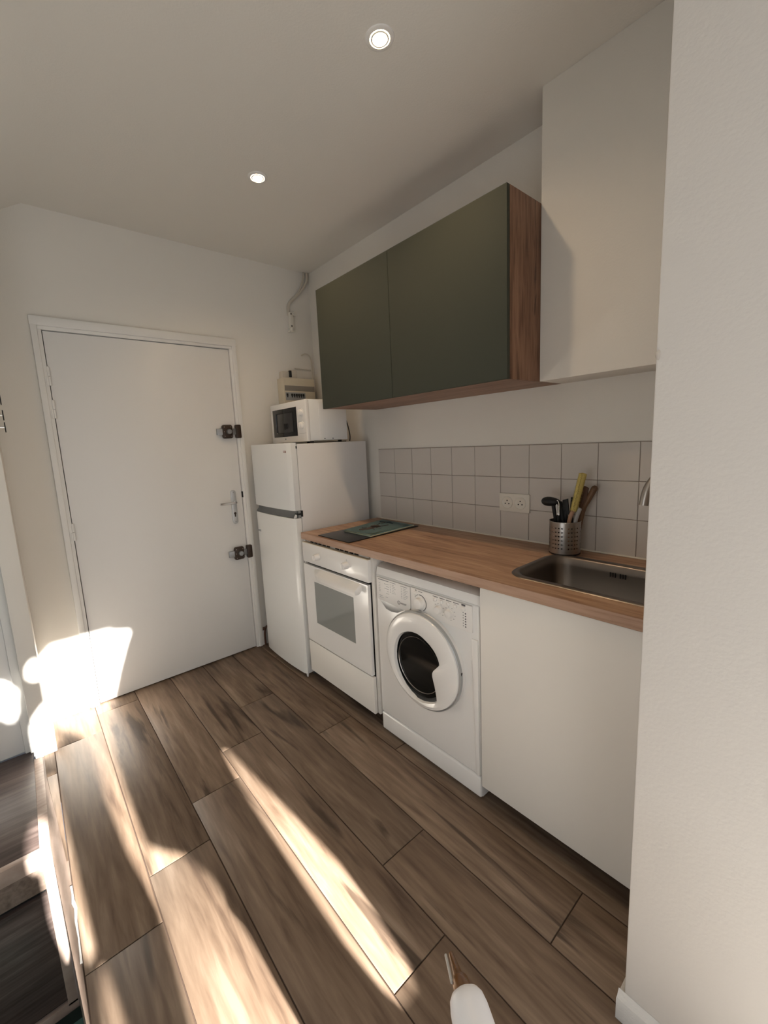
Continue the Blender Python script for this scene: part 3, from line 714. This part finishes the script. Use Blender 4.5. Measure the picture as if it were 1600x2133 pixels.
# slightly curled top cover
cb = bmesh.new(); G = 10; gv = []
for i in range(G+1):
    row = []
    for j in range(G+1):
        s, t = i/G, j/G
        p = (1-s)*((1-t)*Vector(upp[0])+t*Vector(upp[1]))+s*((1-t)*Vector(upp[3])+t*Vector(upp[2]))
        lift = 0.0165+0.0035*math.sin(s*PI)*math.sin(t*PI)-0.0025*s+(0.003 if t > .85 and s < .3 else 0)*(t-.85)/.15
        row.append(cb.verts.new((p.x, p.y, WTZ+lift)))
    gv.append(row)
for i in range(G):
    for j in range(G): cb.faces.new((gv[i][j], gv[i+1][j], gv[i+1][j+1], gv[i][j+1]))
bmesh.ops.solidify(cb, geom=cb.faces[:], thickness=0.0007); bmesh.ops.recalc_face_normals(cb, faces=cb.faces[:]); merge(bm, cb)
cv = obj('cover', bm, 'teal', b2_)
bm = BM(); quad(bm, [(-0.434, -0.869), (-0.420, -1.082), (-0.112, -1.055), (-0.092, -0.805)], WTZ+0.0126, WTZ+0.0132, 0.0)
quad(bm, [(-0.436, -0.868), (-0.421, -1.084), (-0.40, -1.083), (-0.40, -0.86)], WTZ+0.0133, WTZ+0.0150, 0.0003); obj('pages', bm, 'paper', b2_)
def cover_z(x, y): return WTZ+0.0212
bm = BM()
def blot(cx, cy, rx, ry, k, n_=18, seed=1):
    rnd = random.Random(seed); pts = []
    for i in range(n_):
        a = 2*PI*i/n_; q = 1+rnd.uniform(-k, k); pts.append((cx+rx*q*math.cos(a), cy+ry*q*math.sin(a)))
    prism(bm, pts, 2, WTZ+0.0178, WTZ+0.0206)
blot(-0.325, -0.965, .055, .022, .25, seed=3); blot(-0.275, -0.955, .026, .030, .35, seed=5); blot(-0.372, -0.955, .020, .014, .3, seed=9)
for a, b_ in (((-0.27, -0.95), (-0.20, -0.905)), ((-0.27, -0.965), (-0.205, -0.985)), ((-0.32, -0.965), (-0.335, -1.015)), ((-0.30, -0.97), (-0.29, -1.02)), ((-0.33, -0.95), (-0.345, -0.915)), ((-.21, -.905), (-.165, -.915))):
    tube(bm, [(a[0], a[1], WTZ+0.0200), (b_[0], b_[1], WTZ+0.0196)], 0.0012, 6, smooth=False)
obj('insect_drawing', bm, 'fishbrown', b2_)
bm = BM()
tube(bm, [(-0.165, -0.865, WTZ+.0183), (-0.150, -0.90, WTZ+.0185), (-0.150, -0.945, WTZ+.0187), (-0.155, -0.965, WTZ+.0187)], .0030, 6)
tube(bm, [(-0.152, -0.875, WTZ+.0183), (-0.137, -0.91, WTZ+.0185), (-0.138, -0.94, WTZ+.0185)], .0022, 6)
obj('title_print', bm, 'teal_dark', b2_)

# ------------------------------------------------------------ utensil holder and utensils
UC = Vector((-0.098, -1.962)); UR = 0.060; UZ = WTZ+0.0005; UH = 0.137
uh = thing('utensil_holder', (UC.x, UC.y, UZ), 'perforated steel cylinder holding kitchen utensils by the tiles', 'utensil holder')
holes = BM(); n = 84; rows = 56; n = 120; b = bmesh.new(); zr = [UZ+0.004+(UH-0.004)*i/rows for i in range(rows+1)]
gv = [[b.verts.new((UC.x+UR*math.cos(2*PI*k/n), UC.y+UR*math.sin(2*PI*k/n), z)) for k in range(n)] for z in zr]
hole_rows = [10, 17, 24, 31, 38, 45]
for i in range(rows):
    for k in range(n):
        hr = any(h <= i < h+2 for h in hole_rows); kk = (k-12) % 20
        hk = kk in (0, 1, 4, 5, 8, 9, 12, 13)
        if hr and hk: continue
        b.faces.new((gv[i][k], gv[i][(k+1) % n], gv[i+1][(k+1) % n], gv[i+1][k]))
bmesh.ops.delete(b, geom=[v for v in b.verts if not v.link_faces], context='VERTS')
bmesh.ops.solidify(b, geom=b.faces[:], thickness=0.0012); bmesh.ops.recalc_face_normals(b, faces=b.faces[:])
obj('perforated_wall', b, 'steel', uh, smooth=70)
bm = BM(); lathe(bm, (UC.x, UC.y, UZ), (0, 0, 1), [(0, 0), (0, UR*.96), (.003, UR+.0005), (.007, UR+.0005), (.007, 0)], 48); obj('base', bm, 'rubber', uh)
bm = BM(); lathe(bm, (UC.x, UC.y, UZ+UH), (0, 0, 1), [(-.001, UR+.0012), (.0015, UR+.0006), (.0012, UR-.0018), (-.001, UR-.0016), (-.001, UR+.0012)], 48, capends=False); obj('rim', bm, 'steel', uh)
ZB = UZ+0.010
def uten(name, bm_, m, label, cat='utensil', base=(0, 0, 0)): return tag(obj(name, bm_, m, origin=base), label, cat, 'utensils standing in the steel holder')
# ladle
bm = BM(); tube(bm, [(-0.088, -1.935, ZB), (-0.110, -1.928, 1.06), (-0.120, -1.924, 1.110), (-0.121, -1.922, 1.135)], 0.0075, 10)
lb = bmesh.new(); bmesh.ops.create_uvsphere(lb, u_segments=24, v_segments=14, radius=1)
for v in lb.verts:
    c = v.co; y = c.y*0.040; z = c.z*0.019*(1-0.25*c.y*-1) ; x = c.x*0.026
    v.co = Vector((-0.121+x, -1.912+y, 1.136+z-0.006*c.y*0))
merge(bm, lb); uten('ladle', bm, 'rubber', 'black ladle with its bowl turned left in the steel holder', base=(-0.088, -1.935, ZB))
# peeler
pe = thing('peeler', (-0.110, -1.950, ZB), 'chrome-topped peeler at the front left of the steel holder', 'utensil', 'utensils standing in the steel holder')
bm = BM(); tube(bm, [(-0.112, -1.946, ZB), (-0.128, -1.947, 1.085)], 0.006, 10, smooth=False); obj('handle', bm, 'rubber', pe)
bm = BM(); 
tube(bm, [(-0.130, -1.9435, 1.083), (-0.131, -1.9415, 1.13), (-0.131, -1.944, 1.143), (-0.131, -1.951, 1.13), (-0.130, -1.952, 1.083)], 0.0022, 8); box(bm, -0.133, -0.1295, -1.953, -1.9425, 1.081, 1.092, .001); box(bm, -0.1312, -0.1298, -1.950, -1.946, 1.092, 1.122)
obj('blade', bm, 'chrome', pe)
# black flat spatula
bm = BM(); tube(bm, [(-0.080, -1.962, ZB), (-0.098, -1.963, 1.10)], 0.009, 10, smooth=False); prism(bm, [(-1.950, 1.08), (-1.952, 1.143), (-1.973, 1.150), (-1.980, 1.085)], 0, -0.104, -0.096, bev=.0015)
uten('spatula', bm, 'rubber', 'broad black spatula in the middle of the steel holder', base=(-0.080, -1.962, ZB))
bm = BM(); tube(bm, [(-0.075, -1.965, ZB), (-0.090, -1.986, 1.155)], 0.0055, 10, smooth=False); 
uten('kitchen_spoon', bm, 'rubber', 'thin black utensil handle just left of the yellow brush', base=(-0.075, -1.965, ZB))
bm = BM(); tube(bm, [(-0.100, -1.972, ZB), (-0.100, -1.9395, 1.135)], 0.009, 10, smooth=False)
uten('turner', bm, 'rubber', 'thick black handle right behind the ladle neck', base=(-0.110, -1.962, ZB))
bm = BM(); tube(bm, [(-0.110, -1.985, ZB), (-0.118, -1.997, 1.10)], 0.007, 10, smooth=False)
uten('whisk', bm, 'rubber', 'short black handle between the beech handle and the pale grey one', base=(-0.110, -1.985, ZB))
# bottle brush
br = thing('bottle_brush', (-0.11, -1.975, ZB), 'yellow bristle bottle brush rising above the other utensils', 'brush', 'utensils standing in the steel holder')
bm = BM(); tube(bm, [(-0.118, -1.978, ZB), (-0.121, -1.990, 1.060), (-0.118, -2.003, 1.105)], 0.0082, 12); obj('brush_handle', bm, 'beech', br)
A0 = Vector((-0.112, -2.001, 1.100)); A1 = Vector((-0.098, -2.030, 1.256)); bb = BM(); ax, u, w = axes(A1-A0); Ln = (A1-A0).length
rnd = random.Random(4)
lathe(bb, A0, A1-A0, [(0, .003), (.004, .0125), (Ln-.004, .0145), (Ln, .004)], 18)
for i in range(900):
    t = rnd.random()*Ln; a = rnd.random()*2*PI; d = u*math.cos(a)+w*math.sin(a); p = A0+ax*t; r = .0162+rnd.random()*.003
    s = ax.cross(d)*0.0009; q = p+d*r+ax*rnd.uniform(-.002, .002)
    v = [bb.verts.new(p+d*.011-s), bb.verts.new(p+d*.011+s), bb.verts.new(q+s*.6), bb.verts.new(q-s*.6)]; bb.faces.new(v)
obj('bristles', bb, 'brush', br)
bm = BM()
for i in range(60):
    t = (i+.5)/60*Ln; d = (u*math.cos(rnd.uniform(-.15, .15)+PI)+w*math.sin(rnd.uniform(-.3, .3))).normalized()
    dd = Vector((-1, -.25, 0)); dd = (dd-ax*dd.dot(ax)).normalized(); p = A0+ax*t+dd*.0178+ax.cross(dd)*rnd.uniform(-.0025, .0025)
    cyl(bm, p, p+dd*.0012, .0010, 5)
obj('bristle_core', bm, 'brushspot', br)
# spoons
bm = BM(); tube(bm, [(-0.070, -1.995, ZB), (-0.060, -2.010, 1.10), (-0.055, -2.022, 1.175)], 0.007, 10); prism(bm, [(-1.999, 1.115), (-2.007, 1.19), (-2.020, 1.200), (-2.036, 1.192), (-2.026, 1.120), (-2.012, 1.095)], 0, -0.062, -0.054, bev=.0015)
uten('wooden_spatula', bm, 'spoondark', 'dark brown wooden spatula just behind the yellow brush', base=(-0.07, -1.995, ZB))
bm = BM(); tube(bm, [(-0.085, -2.000, ZB), (-0.060, -2.014, 1.09), (-0.052, -2.036, 1.15), (-0.048, -2.054, 1.190)], [0.0085, 0.0125], 14)
lathe(bm, (-0.048, -2.054, 1.190), (0.04, -0.4, .9), [(-.002, .0125), (.006, .011), (.011, .006), (.012, 0)], 14)
uten('wooden_spoon', bm, 'spoonbrown', 'brown wooden spoon handle leaning furthest right in the steel holder', base=(-0.085, -2.0, ZB))
bm = BM(); tube(bm, [(-0.100, -1.992, ZB), (-0.112, -2.008, 1.050), (-0.112, -2.0265, 1.112)], 0.0078, 12); lathe(bm, (-0.112, -2.0265, 1.112), (0, -.28, .96), [(-.001, .0078), (.004, .006), (.0065, 0)], 12)
uten('serving_spoon', bm, 'greyhandle', 'pale grey round handle at the front right of the steel holder', base=(-0.1, -1.992, ZB))

# ------------------------------------------------------------ fuse box, conduits
fb = thing('fuse_box', (-0.19, -0.045, 1.60), 'cream fuse box on the far wall above the microwave', 'fuse box')
bm = BM(); box(bm, -0.318, -0.065, -0.092, 0, 1.58, 1.889, 0.004); obj('housing', bm, 'cream', fb)
bm = BM(); box(bm, -0.312, -0.070, -0.0945, -0.09, 1.800, 1.836, 0.001); obj('label_strip', bm, 'smoke', fb)
bm = BM(); box(bm, -0.308, -0.150, -0.0945, -0.09, 1.735, 1.790, 0.001); wn = obj('breaker_window', bm, 'greyplastic', fb)
for i in range(8):
    if i == 1: continue
    bm = BM(); x = -0.296+i*0.0185; box(bm, x-0.007, x+0.007, -0.098, -0.094, 1.766, 1.781, .001); box(bm, x-0.003, x+0.003, -0.101, -0.095, 1.755, 1.771, .001); obj('breaker_switch', bm, 'rubber', wn)
bm = BM(); box(bm, -0.30, -0.24, -0.05, 0, 1.8895, 1.940, .006); box(bm, -0.235, -0.185, -0.06, 0, 1.8895, 1.950, .006)
cyl(bm, (-0.238, -0.045, 1.89), (-0.238, -0.045, 1.948), .006, 10)
jb = obj('cable_clamp', bm, 'conduit', origin=(-0.24, 0, 1.89)); tag(jb, 'brownish cable entry block resting on top of the fuse box', 'cable box')
bm = BM(); box(bm, -0.247, -0.230, -0.0625, -0.045, 1.900, 1.944, .002); obj('opening', bm, 'rubber', jb)
bm = BM(); tube(bm, [(-0.110, -0.012, 2.066), (-0.080, -0.014, 2.078), (-0.048, -0.014, 2.070), (-0.032, -0.014, 2.035), (-0.030, -0.014, 1.97), (-0.030, -0.02, 1.885)], 0.0045, 10)
o = obj('cable', bm, 'conduit', origin=(-0.03, -0.014, 1.885)); tag(o, 'thin painted cable hooking over above the fuse box', 'cable')
bm = BM(); tube(bm, [(-0.170, -0.008, 1.972), (-0.10, -0.008, 1.970), (-0.034, -0.008, 1.965)], 0.0035, 8)
o = obj('cable', bm, 'conduit', origin=(-0.1, -0.008, 1.96)); tag(o, 'thin horizontal painted cable on the wall over the fuse box', 'cable')
bm = BM(); tube(bm, [(-0.022, -0.018, 2.640), (-0.030, -0.018, 2.58), (-0.085, -0.018, 2.505), (-0.150, -0.016, 2.440), (-0.186, -0.014, 2.400), (-0.190, -0.014, 2.33)], 0.0085, 12)
tube(bm, [(-0.05, -0.018, 2.642), (-0.055, -0.018, 2.60), (-0.10, -0.018, 2.50), (-0.168, -0.014, 2.435), (-0.196, -0.012, 2.39), (-0.196, -0.012, 2.33)], 0.0055, 10)
o = obj('cable_bundle', bm, 'conduit', origin=(-0.1, -0.015, 2.33)); tag(o, 'painted cables bending down from the ceiling corner above the fridge', 'cable')
wf = thing('junction_fitting', (-0.18, -0.015, 2.225), 'small white plastic fitting hanging at the end of the ceiling cables', 'fitting')
bm = BM(); box(bm, -0.196, -0.166, -0.032, -0.001, 2.245, 2.350, .006); cyl(bm, (-0.181, -0.018, 2.225), (-0.181, -0.018, 2.245), .013, 16); box(bm, -0.200, -0.164, -0.030, -0.002, 2.218, 2.230, .003); obj('fitting_body', bm, 'plate', wf)
bm = BM(); cyl(bm, (-0.150, -0.010, 2.345), (-0.150, -0.034, 2.345), .014, 18); box(bm, -0.17, -0.15, -0.028, -0.012, 2.328, 2.342, .002); obj('fitting_ring', bm, 'plate', wf)
for z in (2.338, 2.256):
    bm = BM(); cyl(bm, (-0.183, -0.0315, z), (-0.183, -0.0335, z), .0055, 10); obj('fitting_hole', bm, 'lockbrown', wf)
bm = BM(); tube(bm, [(-0.592, -0.03, 0.001), (-0.592, -0.03, 0.09), (-0.582, -0.035, 0.135), (-0.555, -0.035, 0.150)], 0.007, 10); cyl(bm, (-0.592, -0.03, .118), (-0.592, -0.03, .136), .012, 12)
o = obj('pipe', bm, 'copper', origin=(-0.59, -0.03, 0)); tag(o, 'short dark pipe with elbow near the floor between door frame and fridge', 'pipe')

# ------------------------------------------------------------ downlights
LP = [(-0.772, -1.679), (-0.780, -0.834)]
labs = ['round recessed ceiling spotlight nearest the viewer, lit', 'round recessed ceiling spotlight above the microwave side, lit']
labs = ['lit round ceiling spotlight nearer the top edge, above the middle of the kitchen', 'lit round ceiling spotlight farther away, nearer the entrance door wall']
for i, (x, y) in enumerate(LP):
    t = thing('ceiling_spotlight', (x, y, CEIL), labs[i], 'spotlight', 'recessed ceiling spotlights')
    bm = BM(); lathe(bm, (x, y, CEIL), (0, 0, -1), [(-.001, .045), (.003, .044), (.005, .040), (.005, .032), (.0, .0295), (-.001, .0295)], 40, capends=False); obj('trim_ring', bm, 'plastic', t)
    bm = BM(); lathe(bm, (x, y, CEIL), (0, 0, -1), [(.0045, .0285), (.006, .0275), (.006, .0235), (.003, .0225)], 40, capends=False); obj('inner_ring', bm, 'plastic', t)
    bm = BM(); lathe(bm, (x, y, CEIL), (0, 0, -1), [(.001, .0295), (.003, .023), (.003, 0)], 32, capends=False); obj('bulb', bm, 'bulb', t)

# ------------------------------------------------------------ storage step at left
st = thing('storage_step', (-2.4, -0.56, LOW), 'dark wood storage step with pale front edges beside the platform', 'step unit')
bm = BM(); box(bm, -3.0, -1.9248, -0.905, -0.215, -0.020, -0.001, 0.001); obj('top_panel', bm, 'darkwood', st)
bm = BM(); box(bm, -1.9245, -1.8925, -0.930, -0.300, LOW+0.03, -0.0005, 0.001); obj('side_panel', bm, 'lightwood', st)
bm = BM(); box(bm, -3.0, -1.9248, -0.9305, -0.905, -0.062, -0.0005, 0.001); obj('front_edge', bm, 'lightwood', st)
bm = BM(); box(bm, -3.0, -1.9248, -0.918, -0.900, -0.165, -0.062, 0.001); obj('front_rail', bm, 'midwood', st)
bm = BM(); box(bm, -3.0, -1.9248, -0.90, -0.88, -0.19, -0.165); obj('shadow_gap', bm, 'black', st)
bm = BM(); box(bm, -3.0, -1.9250, -0.918, -0.898, LOW+0.05, -0.187, 0.001); obj('drawer_front', bm, 'darkwood', st)
bm = BM(); box(bm, -3.0, -1.8935, -0.930, -0.91, LOW, LOW+0.04, 0.001); obj('base_rail', bm, 'lightwood', st)

# rug on the lower floor
rg_ = thing('rug', (-2.2, -1.4, LOW), 'teal rug with dark border on the lower floor at bottom left', 'rug')
bm = BM(); box(bm, -2.6, -1.856, -2.2, -0.935, LOW, LOW+0.006, 0.002); obj('rug_border', bm, 'darkgreen', rg_)
bm = BM(); box(bm, -2.56, -1.857, -2.1, -0.985, LOW+0.006, LOW+0.010, 0.002); obj('rug_pile', bm, 'rug', rg_)

bm = BM(); box(bm, -1.82, -0.88, -3.66, -2.78, 0.0, 0.012, 0.004)  # added out of view: pale sheet that bounces sun up to the ceiling
tag(obj('rug', bm, mat('bounce_sheet', (0.78, 0.75, 0.70), 0.95, bump=0.5, bscale=150), origin=(-1.35, -3.2, 0)), 'unseen pale sheet added behind the viewer to bounce sunlight upwards', 'rug')

# wall rack with chrome bars at the far left
rk = thing('wall_hooks', (-1.848, -0.20, 1.55), 'three chrome wall pegs with black end discs at the left edge', 'hooks')
for z in (1.688, 1.619, 1.565):
    bm = BM(); cyl(bm, (-1.8478, -0.20, z), (-1.820, -0.20, z), 0.0038, 12); rb = obj('peg', bm, 'chrome', rk)
    bm = BM(); lathe(bm, (-1.8205, -0.20, z), (1, 0, 0), [(0, .021), (.001, .0235), (.003, .0235), (.0042, .021), (.0042, 0)], 24); obj('end_cap', bm, 'rubber', rb)

# bent white tube with a brown tip that rises at the bottom of the picture
Q1, Q2 = Vector((-1.344, -2.402, 0.495)), Vector((-1.392, -2.480, 0.478)); Q0 = Vector((-1.286, -2.322, 0.435))
pp = thing('tube_stand', (-1.392, -2.60, 0), 'white tapered tube with an amber-brown tip poking in at the bottom edge', 'stand')
bm = BM(); d_ = (Q2-Q1).normalized()
lathe(bm, Q1, d_, [(-.008, 0), (-.007, .014), (-.003, .023), (.004, .0285), (.016, .0315), (.092, .0385)], 48)
tube(bm, [Q2, Q2+d_*.03, Vector((-1.392, -2.56, .45)), Vector((-1.392, -2.60, .38)), Vector((-1.392, -2.60, .2)), Vector((-1.392, -2.60, .01))], 0.030, 24)
obj('tube', bm, 'bottle', pp, smooth=60)
bm = BM(); lathe(bm, (-1.392, -2.60, 0), (0, 0, 1), [(0, .055), (.012, .055), (.016, .045), (.016, 0)], 40); obj('base', bm, 'bottle', pp)
bm = BM(); t_ = Q1+Vector((.004, .004, -.012)); lathe(bm, t_, Q0-t_, [(-.01, .0165), (.004, .0165), (.03, .015), (.045, .0085), ((Q0-t_).length, .0045), ((Q0-t_).length+.003, 0)], 24); obj('tip', bm, 'orangebrown', pp)
bm = BM(); tube(bm, [Q0+Vector((-.012, .003, .006)), Q0.lerp(t_, .62)+Vector((-.016, .004, .004))], .0026, 8, smooth=False); obj('tip_highlight', bm, 'alu', pp)  # pale rod drawn as the bright highlight streak beside the tip

# ------------------------------------------------------------ window behind the viewer, plus an added sheet that shapes its sun
bm = BM()
for x in (WX0, (WX0+WX1)/2-0.02+0.01, WX1-0.04): pass
for a, b_ in ((WX0, WX0+0.05), (WX1-0.05, WX1)): box(bm, a, b_, YB-0.10, YB-0.04, WZ0, WZ1, .003)
box(bm, WX0, WX1, YB-0.10, YB-0.04, WZ0, WZ0+0.05, .003); box(bm, WX0, WX1, YB-0.10, YB-0.04, WZ1-0.05, WZ1, .003)
wn_ = struct('window_1', bm, 'trim')

YC = -3.6; EL = math.tan(math.radians(27)); AZ = 0.045
def src(x, y, z): return (x+AZ*(y-YC), z+(y-YC)*EL)     # point hit by the sun -> where its ray crosses the added sheet
def span(rows): # rows: (z', xl, xr)
    return sorted(rows)
gaps = []
def G(pts):   # pts: list of (x,y,z,xl,xr) floor spans
    gaps.append(sorted([(z+(y-YC)*EL, xl+AZ*(y-YC), xr+AZ*(y-YC)) for (y, z, xl, xr) in pts]))
G([(-2.11, 0, -1.235, -1.185), (-2.05, 0, -1.25, -1.160), (-1.9, 0, -1.262, -1.150), (-1.7, 0, -1.262, -1.140), (-1.5, 0, -1.260, -1.155), (-1.28, 0, -1.260, -1.175), (-1.1, 0, -1.247, -1.190), (-0.9, 0, -1.232, -1.212)])
G([(-3.0, 0, -1.70, -1.42), (-2.4, 0, -1.67, -1.43), (-1.9, 0, -1.655, -1.447), (-1.45, 0, -1.642, -1.487), (-1.32, 0, -1.655, -1.525), (-1.24, 0, -1.665, -1.585), (-1.17, 0, -1.675, -1.625), (-0.8, 0, -1.700, -1.633), (-0.45, 0, -1.707, -1.622), (-0.25, 0, -1.73, -1.60), (-0.12, 0, -1.80, -1.58),
   (0, 0.0, -1.85, -1.555), (0, .15, -1.85, -1.509), (0, .30, -1.85, -1.455), (0, .378, -1.83, -1.42), (0, .40, -1.80, -1.50), (0, .44, -1.78, -1.565), (0, .50, -1.73, -1.60), (0, .54, -1.68, -1.64)])
G([(-.3, 0, -1.91, -1.82), (-.3, .15, -1.91, -1.82), (-.3, .20, -1.895, -1.83), (-.3, .25, -1.852, -1.84)])
G([(-.3, .385, -1.87, -1.842), (-.3, .41, -1.892, -1.842), (-.3, .45, -1.888, -1.845), (-.3, .475, -1.872, -1.856)])
G([(-.2, .18, -1.985, -1.975), (-.2, .21, -2.01, -1.962), (-.2, .25, -2.04, -1.960), (-.2, .31, -2.06, -1.950), (-.2, .335, -2.06, -1.965), (-.2, .37, -2.055, -1.985), (-.2, .385, -2.04, -2.01)])
G([(-.93, -.50, -1.898, -1.885), (-.93, -.40, -1.915, -1.885), (-.93, -.30, -1.926, -1.885), (-.93, -.09, -1.926, -1.885), (-.93, -.06, -1.955, -1.885), (-.93, 0, -1.955, -1.885), (-.85, 0, -1.958, -1.885), (-.79, 0, -1.95, -1.90), (-.75, 0, -1.935, -1.915)])
G([(-1.95, 0, -1.80, -1.755), (-1.75, 0, -1.815, -1.768), (-1.6, 0, -1.818, -1.785), (-1.5, 0, -1.812, -1.80)])
G([(-1.45, 0, -1.835, -1.815), (-1.2, 0, -1.853, -1.828), (-.8, 0, -1.868, -1.845), (-.5, 0, -1.882, -1.862)])
def openings(z):
    out = []
    for g_ in gaps:
        for (z0, a0, b0), (z1, a1, b1) in zip(g_, g_[1:]):
            if z0 <= z < z1:
                t = (z-z0)/(z1-z0+1e-9); out.append((a0+(a1-a0)*t, b0+(b1-b0)*t)); break
    out.sort(); mg = []
    for a, b_ in out:
        if mg and a <= mg[-1][1]: mg[-1][1] = max(mg[-1][1], b_)
        else: mg.append([a, b_])
    return mg
bm = bmesh.new(); z = 0.44; dz = 0.01  # opaque sheet added out of view, its gaps cut to lay the sun streaks
while z < 2.50:
    x = -2.10
    segs = []
    for a, b_ in openings(z+dz/2): segs.append((x, a)); x = b_
    segs.append((x, NX-0.002))
    for a, b_ in segs:
        if b_ > a:
            n_ = max(1, int((b_-a)/0.06)); pr = None
            for k in range(n_+1):
                xx_ = a+(b_-a)*k/n_; yy = YC
                v = (bm.verts.new((xx_, yy, z)), bm.verts.new((xx_, yy, z+dz+.0002)))
                if pr: bm.faces.new((pr[0], v[0], v[1], pr[1]))
                pr = v
    z += dz
o = obj('sun_mask', bm, 'sun_mask'); tag(o, 'added pale sheet behind the viewer with gaps cut to shape the sun', 'sun_mask')

# ------------------------------------------------------------ light
def lamp(name, typ, loc, energy, color, rot=None, **kw):
    d = bpy.data.lights.new(name, typ); d.energy = energy; d.color = color
    for k, v in kw.items(): setattr(d, k, v)
    o = bpy.data.objects.new(name, d); C.objects.link(o); o.location = loc
    if rot is not None: o.rotation_euler = rot
    return o
# sun: travels towards +y, slightly -x, downwards at 27 degrees
sd = Vector((-AZ, 1.0, -EL)).normalized()
lamp('sun', 'SUN', (0, -5, 4), 41.0, (1.0, 0.95, 0.88), sd.to_track_quat('-Z', 'Y').to_euler(), angle=math.radians(0.75))
# daylight spreading in from the window wall behind the viewer
dd = Vector((-0.05, 1, 0.0)).normalized()
lamp('window_daylight', 'AREA', (-1.65, -3.5, 1.25), 8.5, (0.95, 0.975, 1.0), dd.to_track_quat('-Z', 'Y').to_euler(), shape='RECTANGLE', size=1.4, size_y=1.9)
dd2 = Vector((1, 0.35, 0.2)).normalized()  # added cool fill lamp from the left; that wall has no window
lamp('side_fill', 'AREA', (-3.2, -2.2, 0.8), 10, (0.90, 0.95, 1.0), dd2.to_track_quat('-Z', 'Y').to_euler(), shape='RECTANGLE', size=1.2, size_y=1.4)
for x, y in LP:
    lamp('spot_lamp', 'SPOT', (x, y, CEIL-0.012), 17, (1.0, 0.72, 0.45), (0, 0, 0), spot_size=math.radians(145), spot_blend=1.0, shadow_soft_size=0.025)

w = bpy.data.worlds.new('world'); sc.world = w; w.use_nodes = True
w.node_tree.nodes['Background'].inputs[0].default_value = (0.6, 0.75, 1, 1); w.node_tree.nodes['Background'].inputs[1].default_value = 0.6

# ------------------------------------------------------------ camera
cam = bpy.data.cameras.new('camera'); co = bpy.data.objects.new('camera', cam); C.objects.link(co); sc.camera = co
co.location = (CX, CY, CZ) = (-1.7999, -2.7700, 1.4147)
YAW, PIT, ROL, FPX, PPX, PPY = -0.6918, 1.4215, -0.0494, 877.75, -25.38, -12.43
Rm = Matrix.Rotation(YAW, 3, 'Z') @ Matrix.Rotation(PIT, 3, 'X') @ Matrix.Rotation(ROL, 3, 'Z')
co.rotation_euler = Rm.to_euler()
cam.sensor_fit = 'VERTICAL'; cam.sensor_height = 36; cam.lens = 36*FPX/2133
cam.shift_x = -PPX/2133; cam.shift_y = PPY/2133
cam.clip_start = 0.02
sc.view_settings.view_transform = 'Standard'; sc.view_settings.look = 'None'; sc.view_settings.gamma = 1; sc.view_settings.exposure = 0.04
sc.view_settings.use_curve_mapping = False
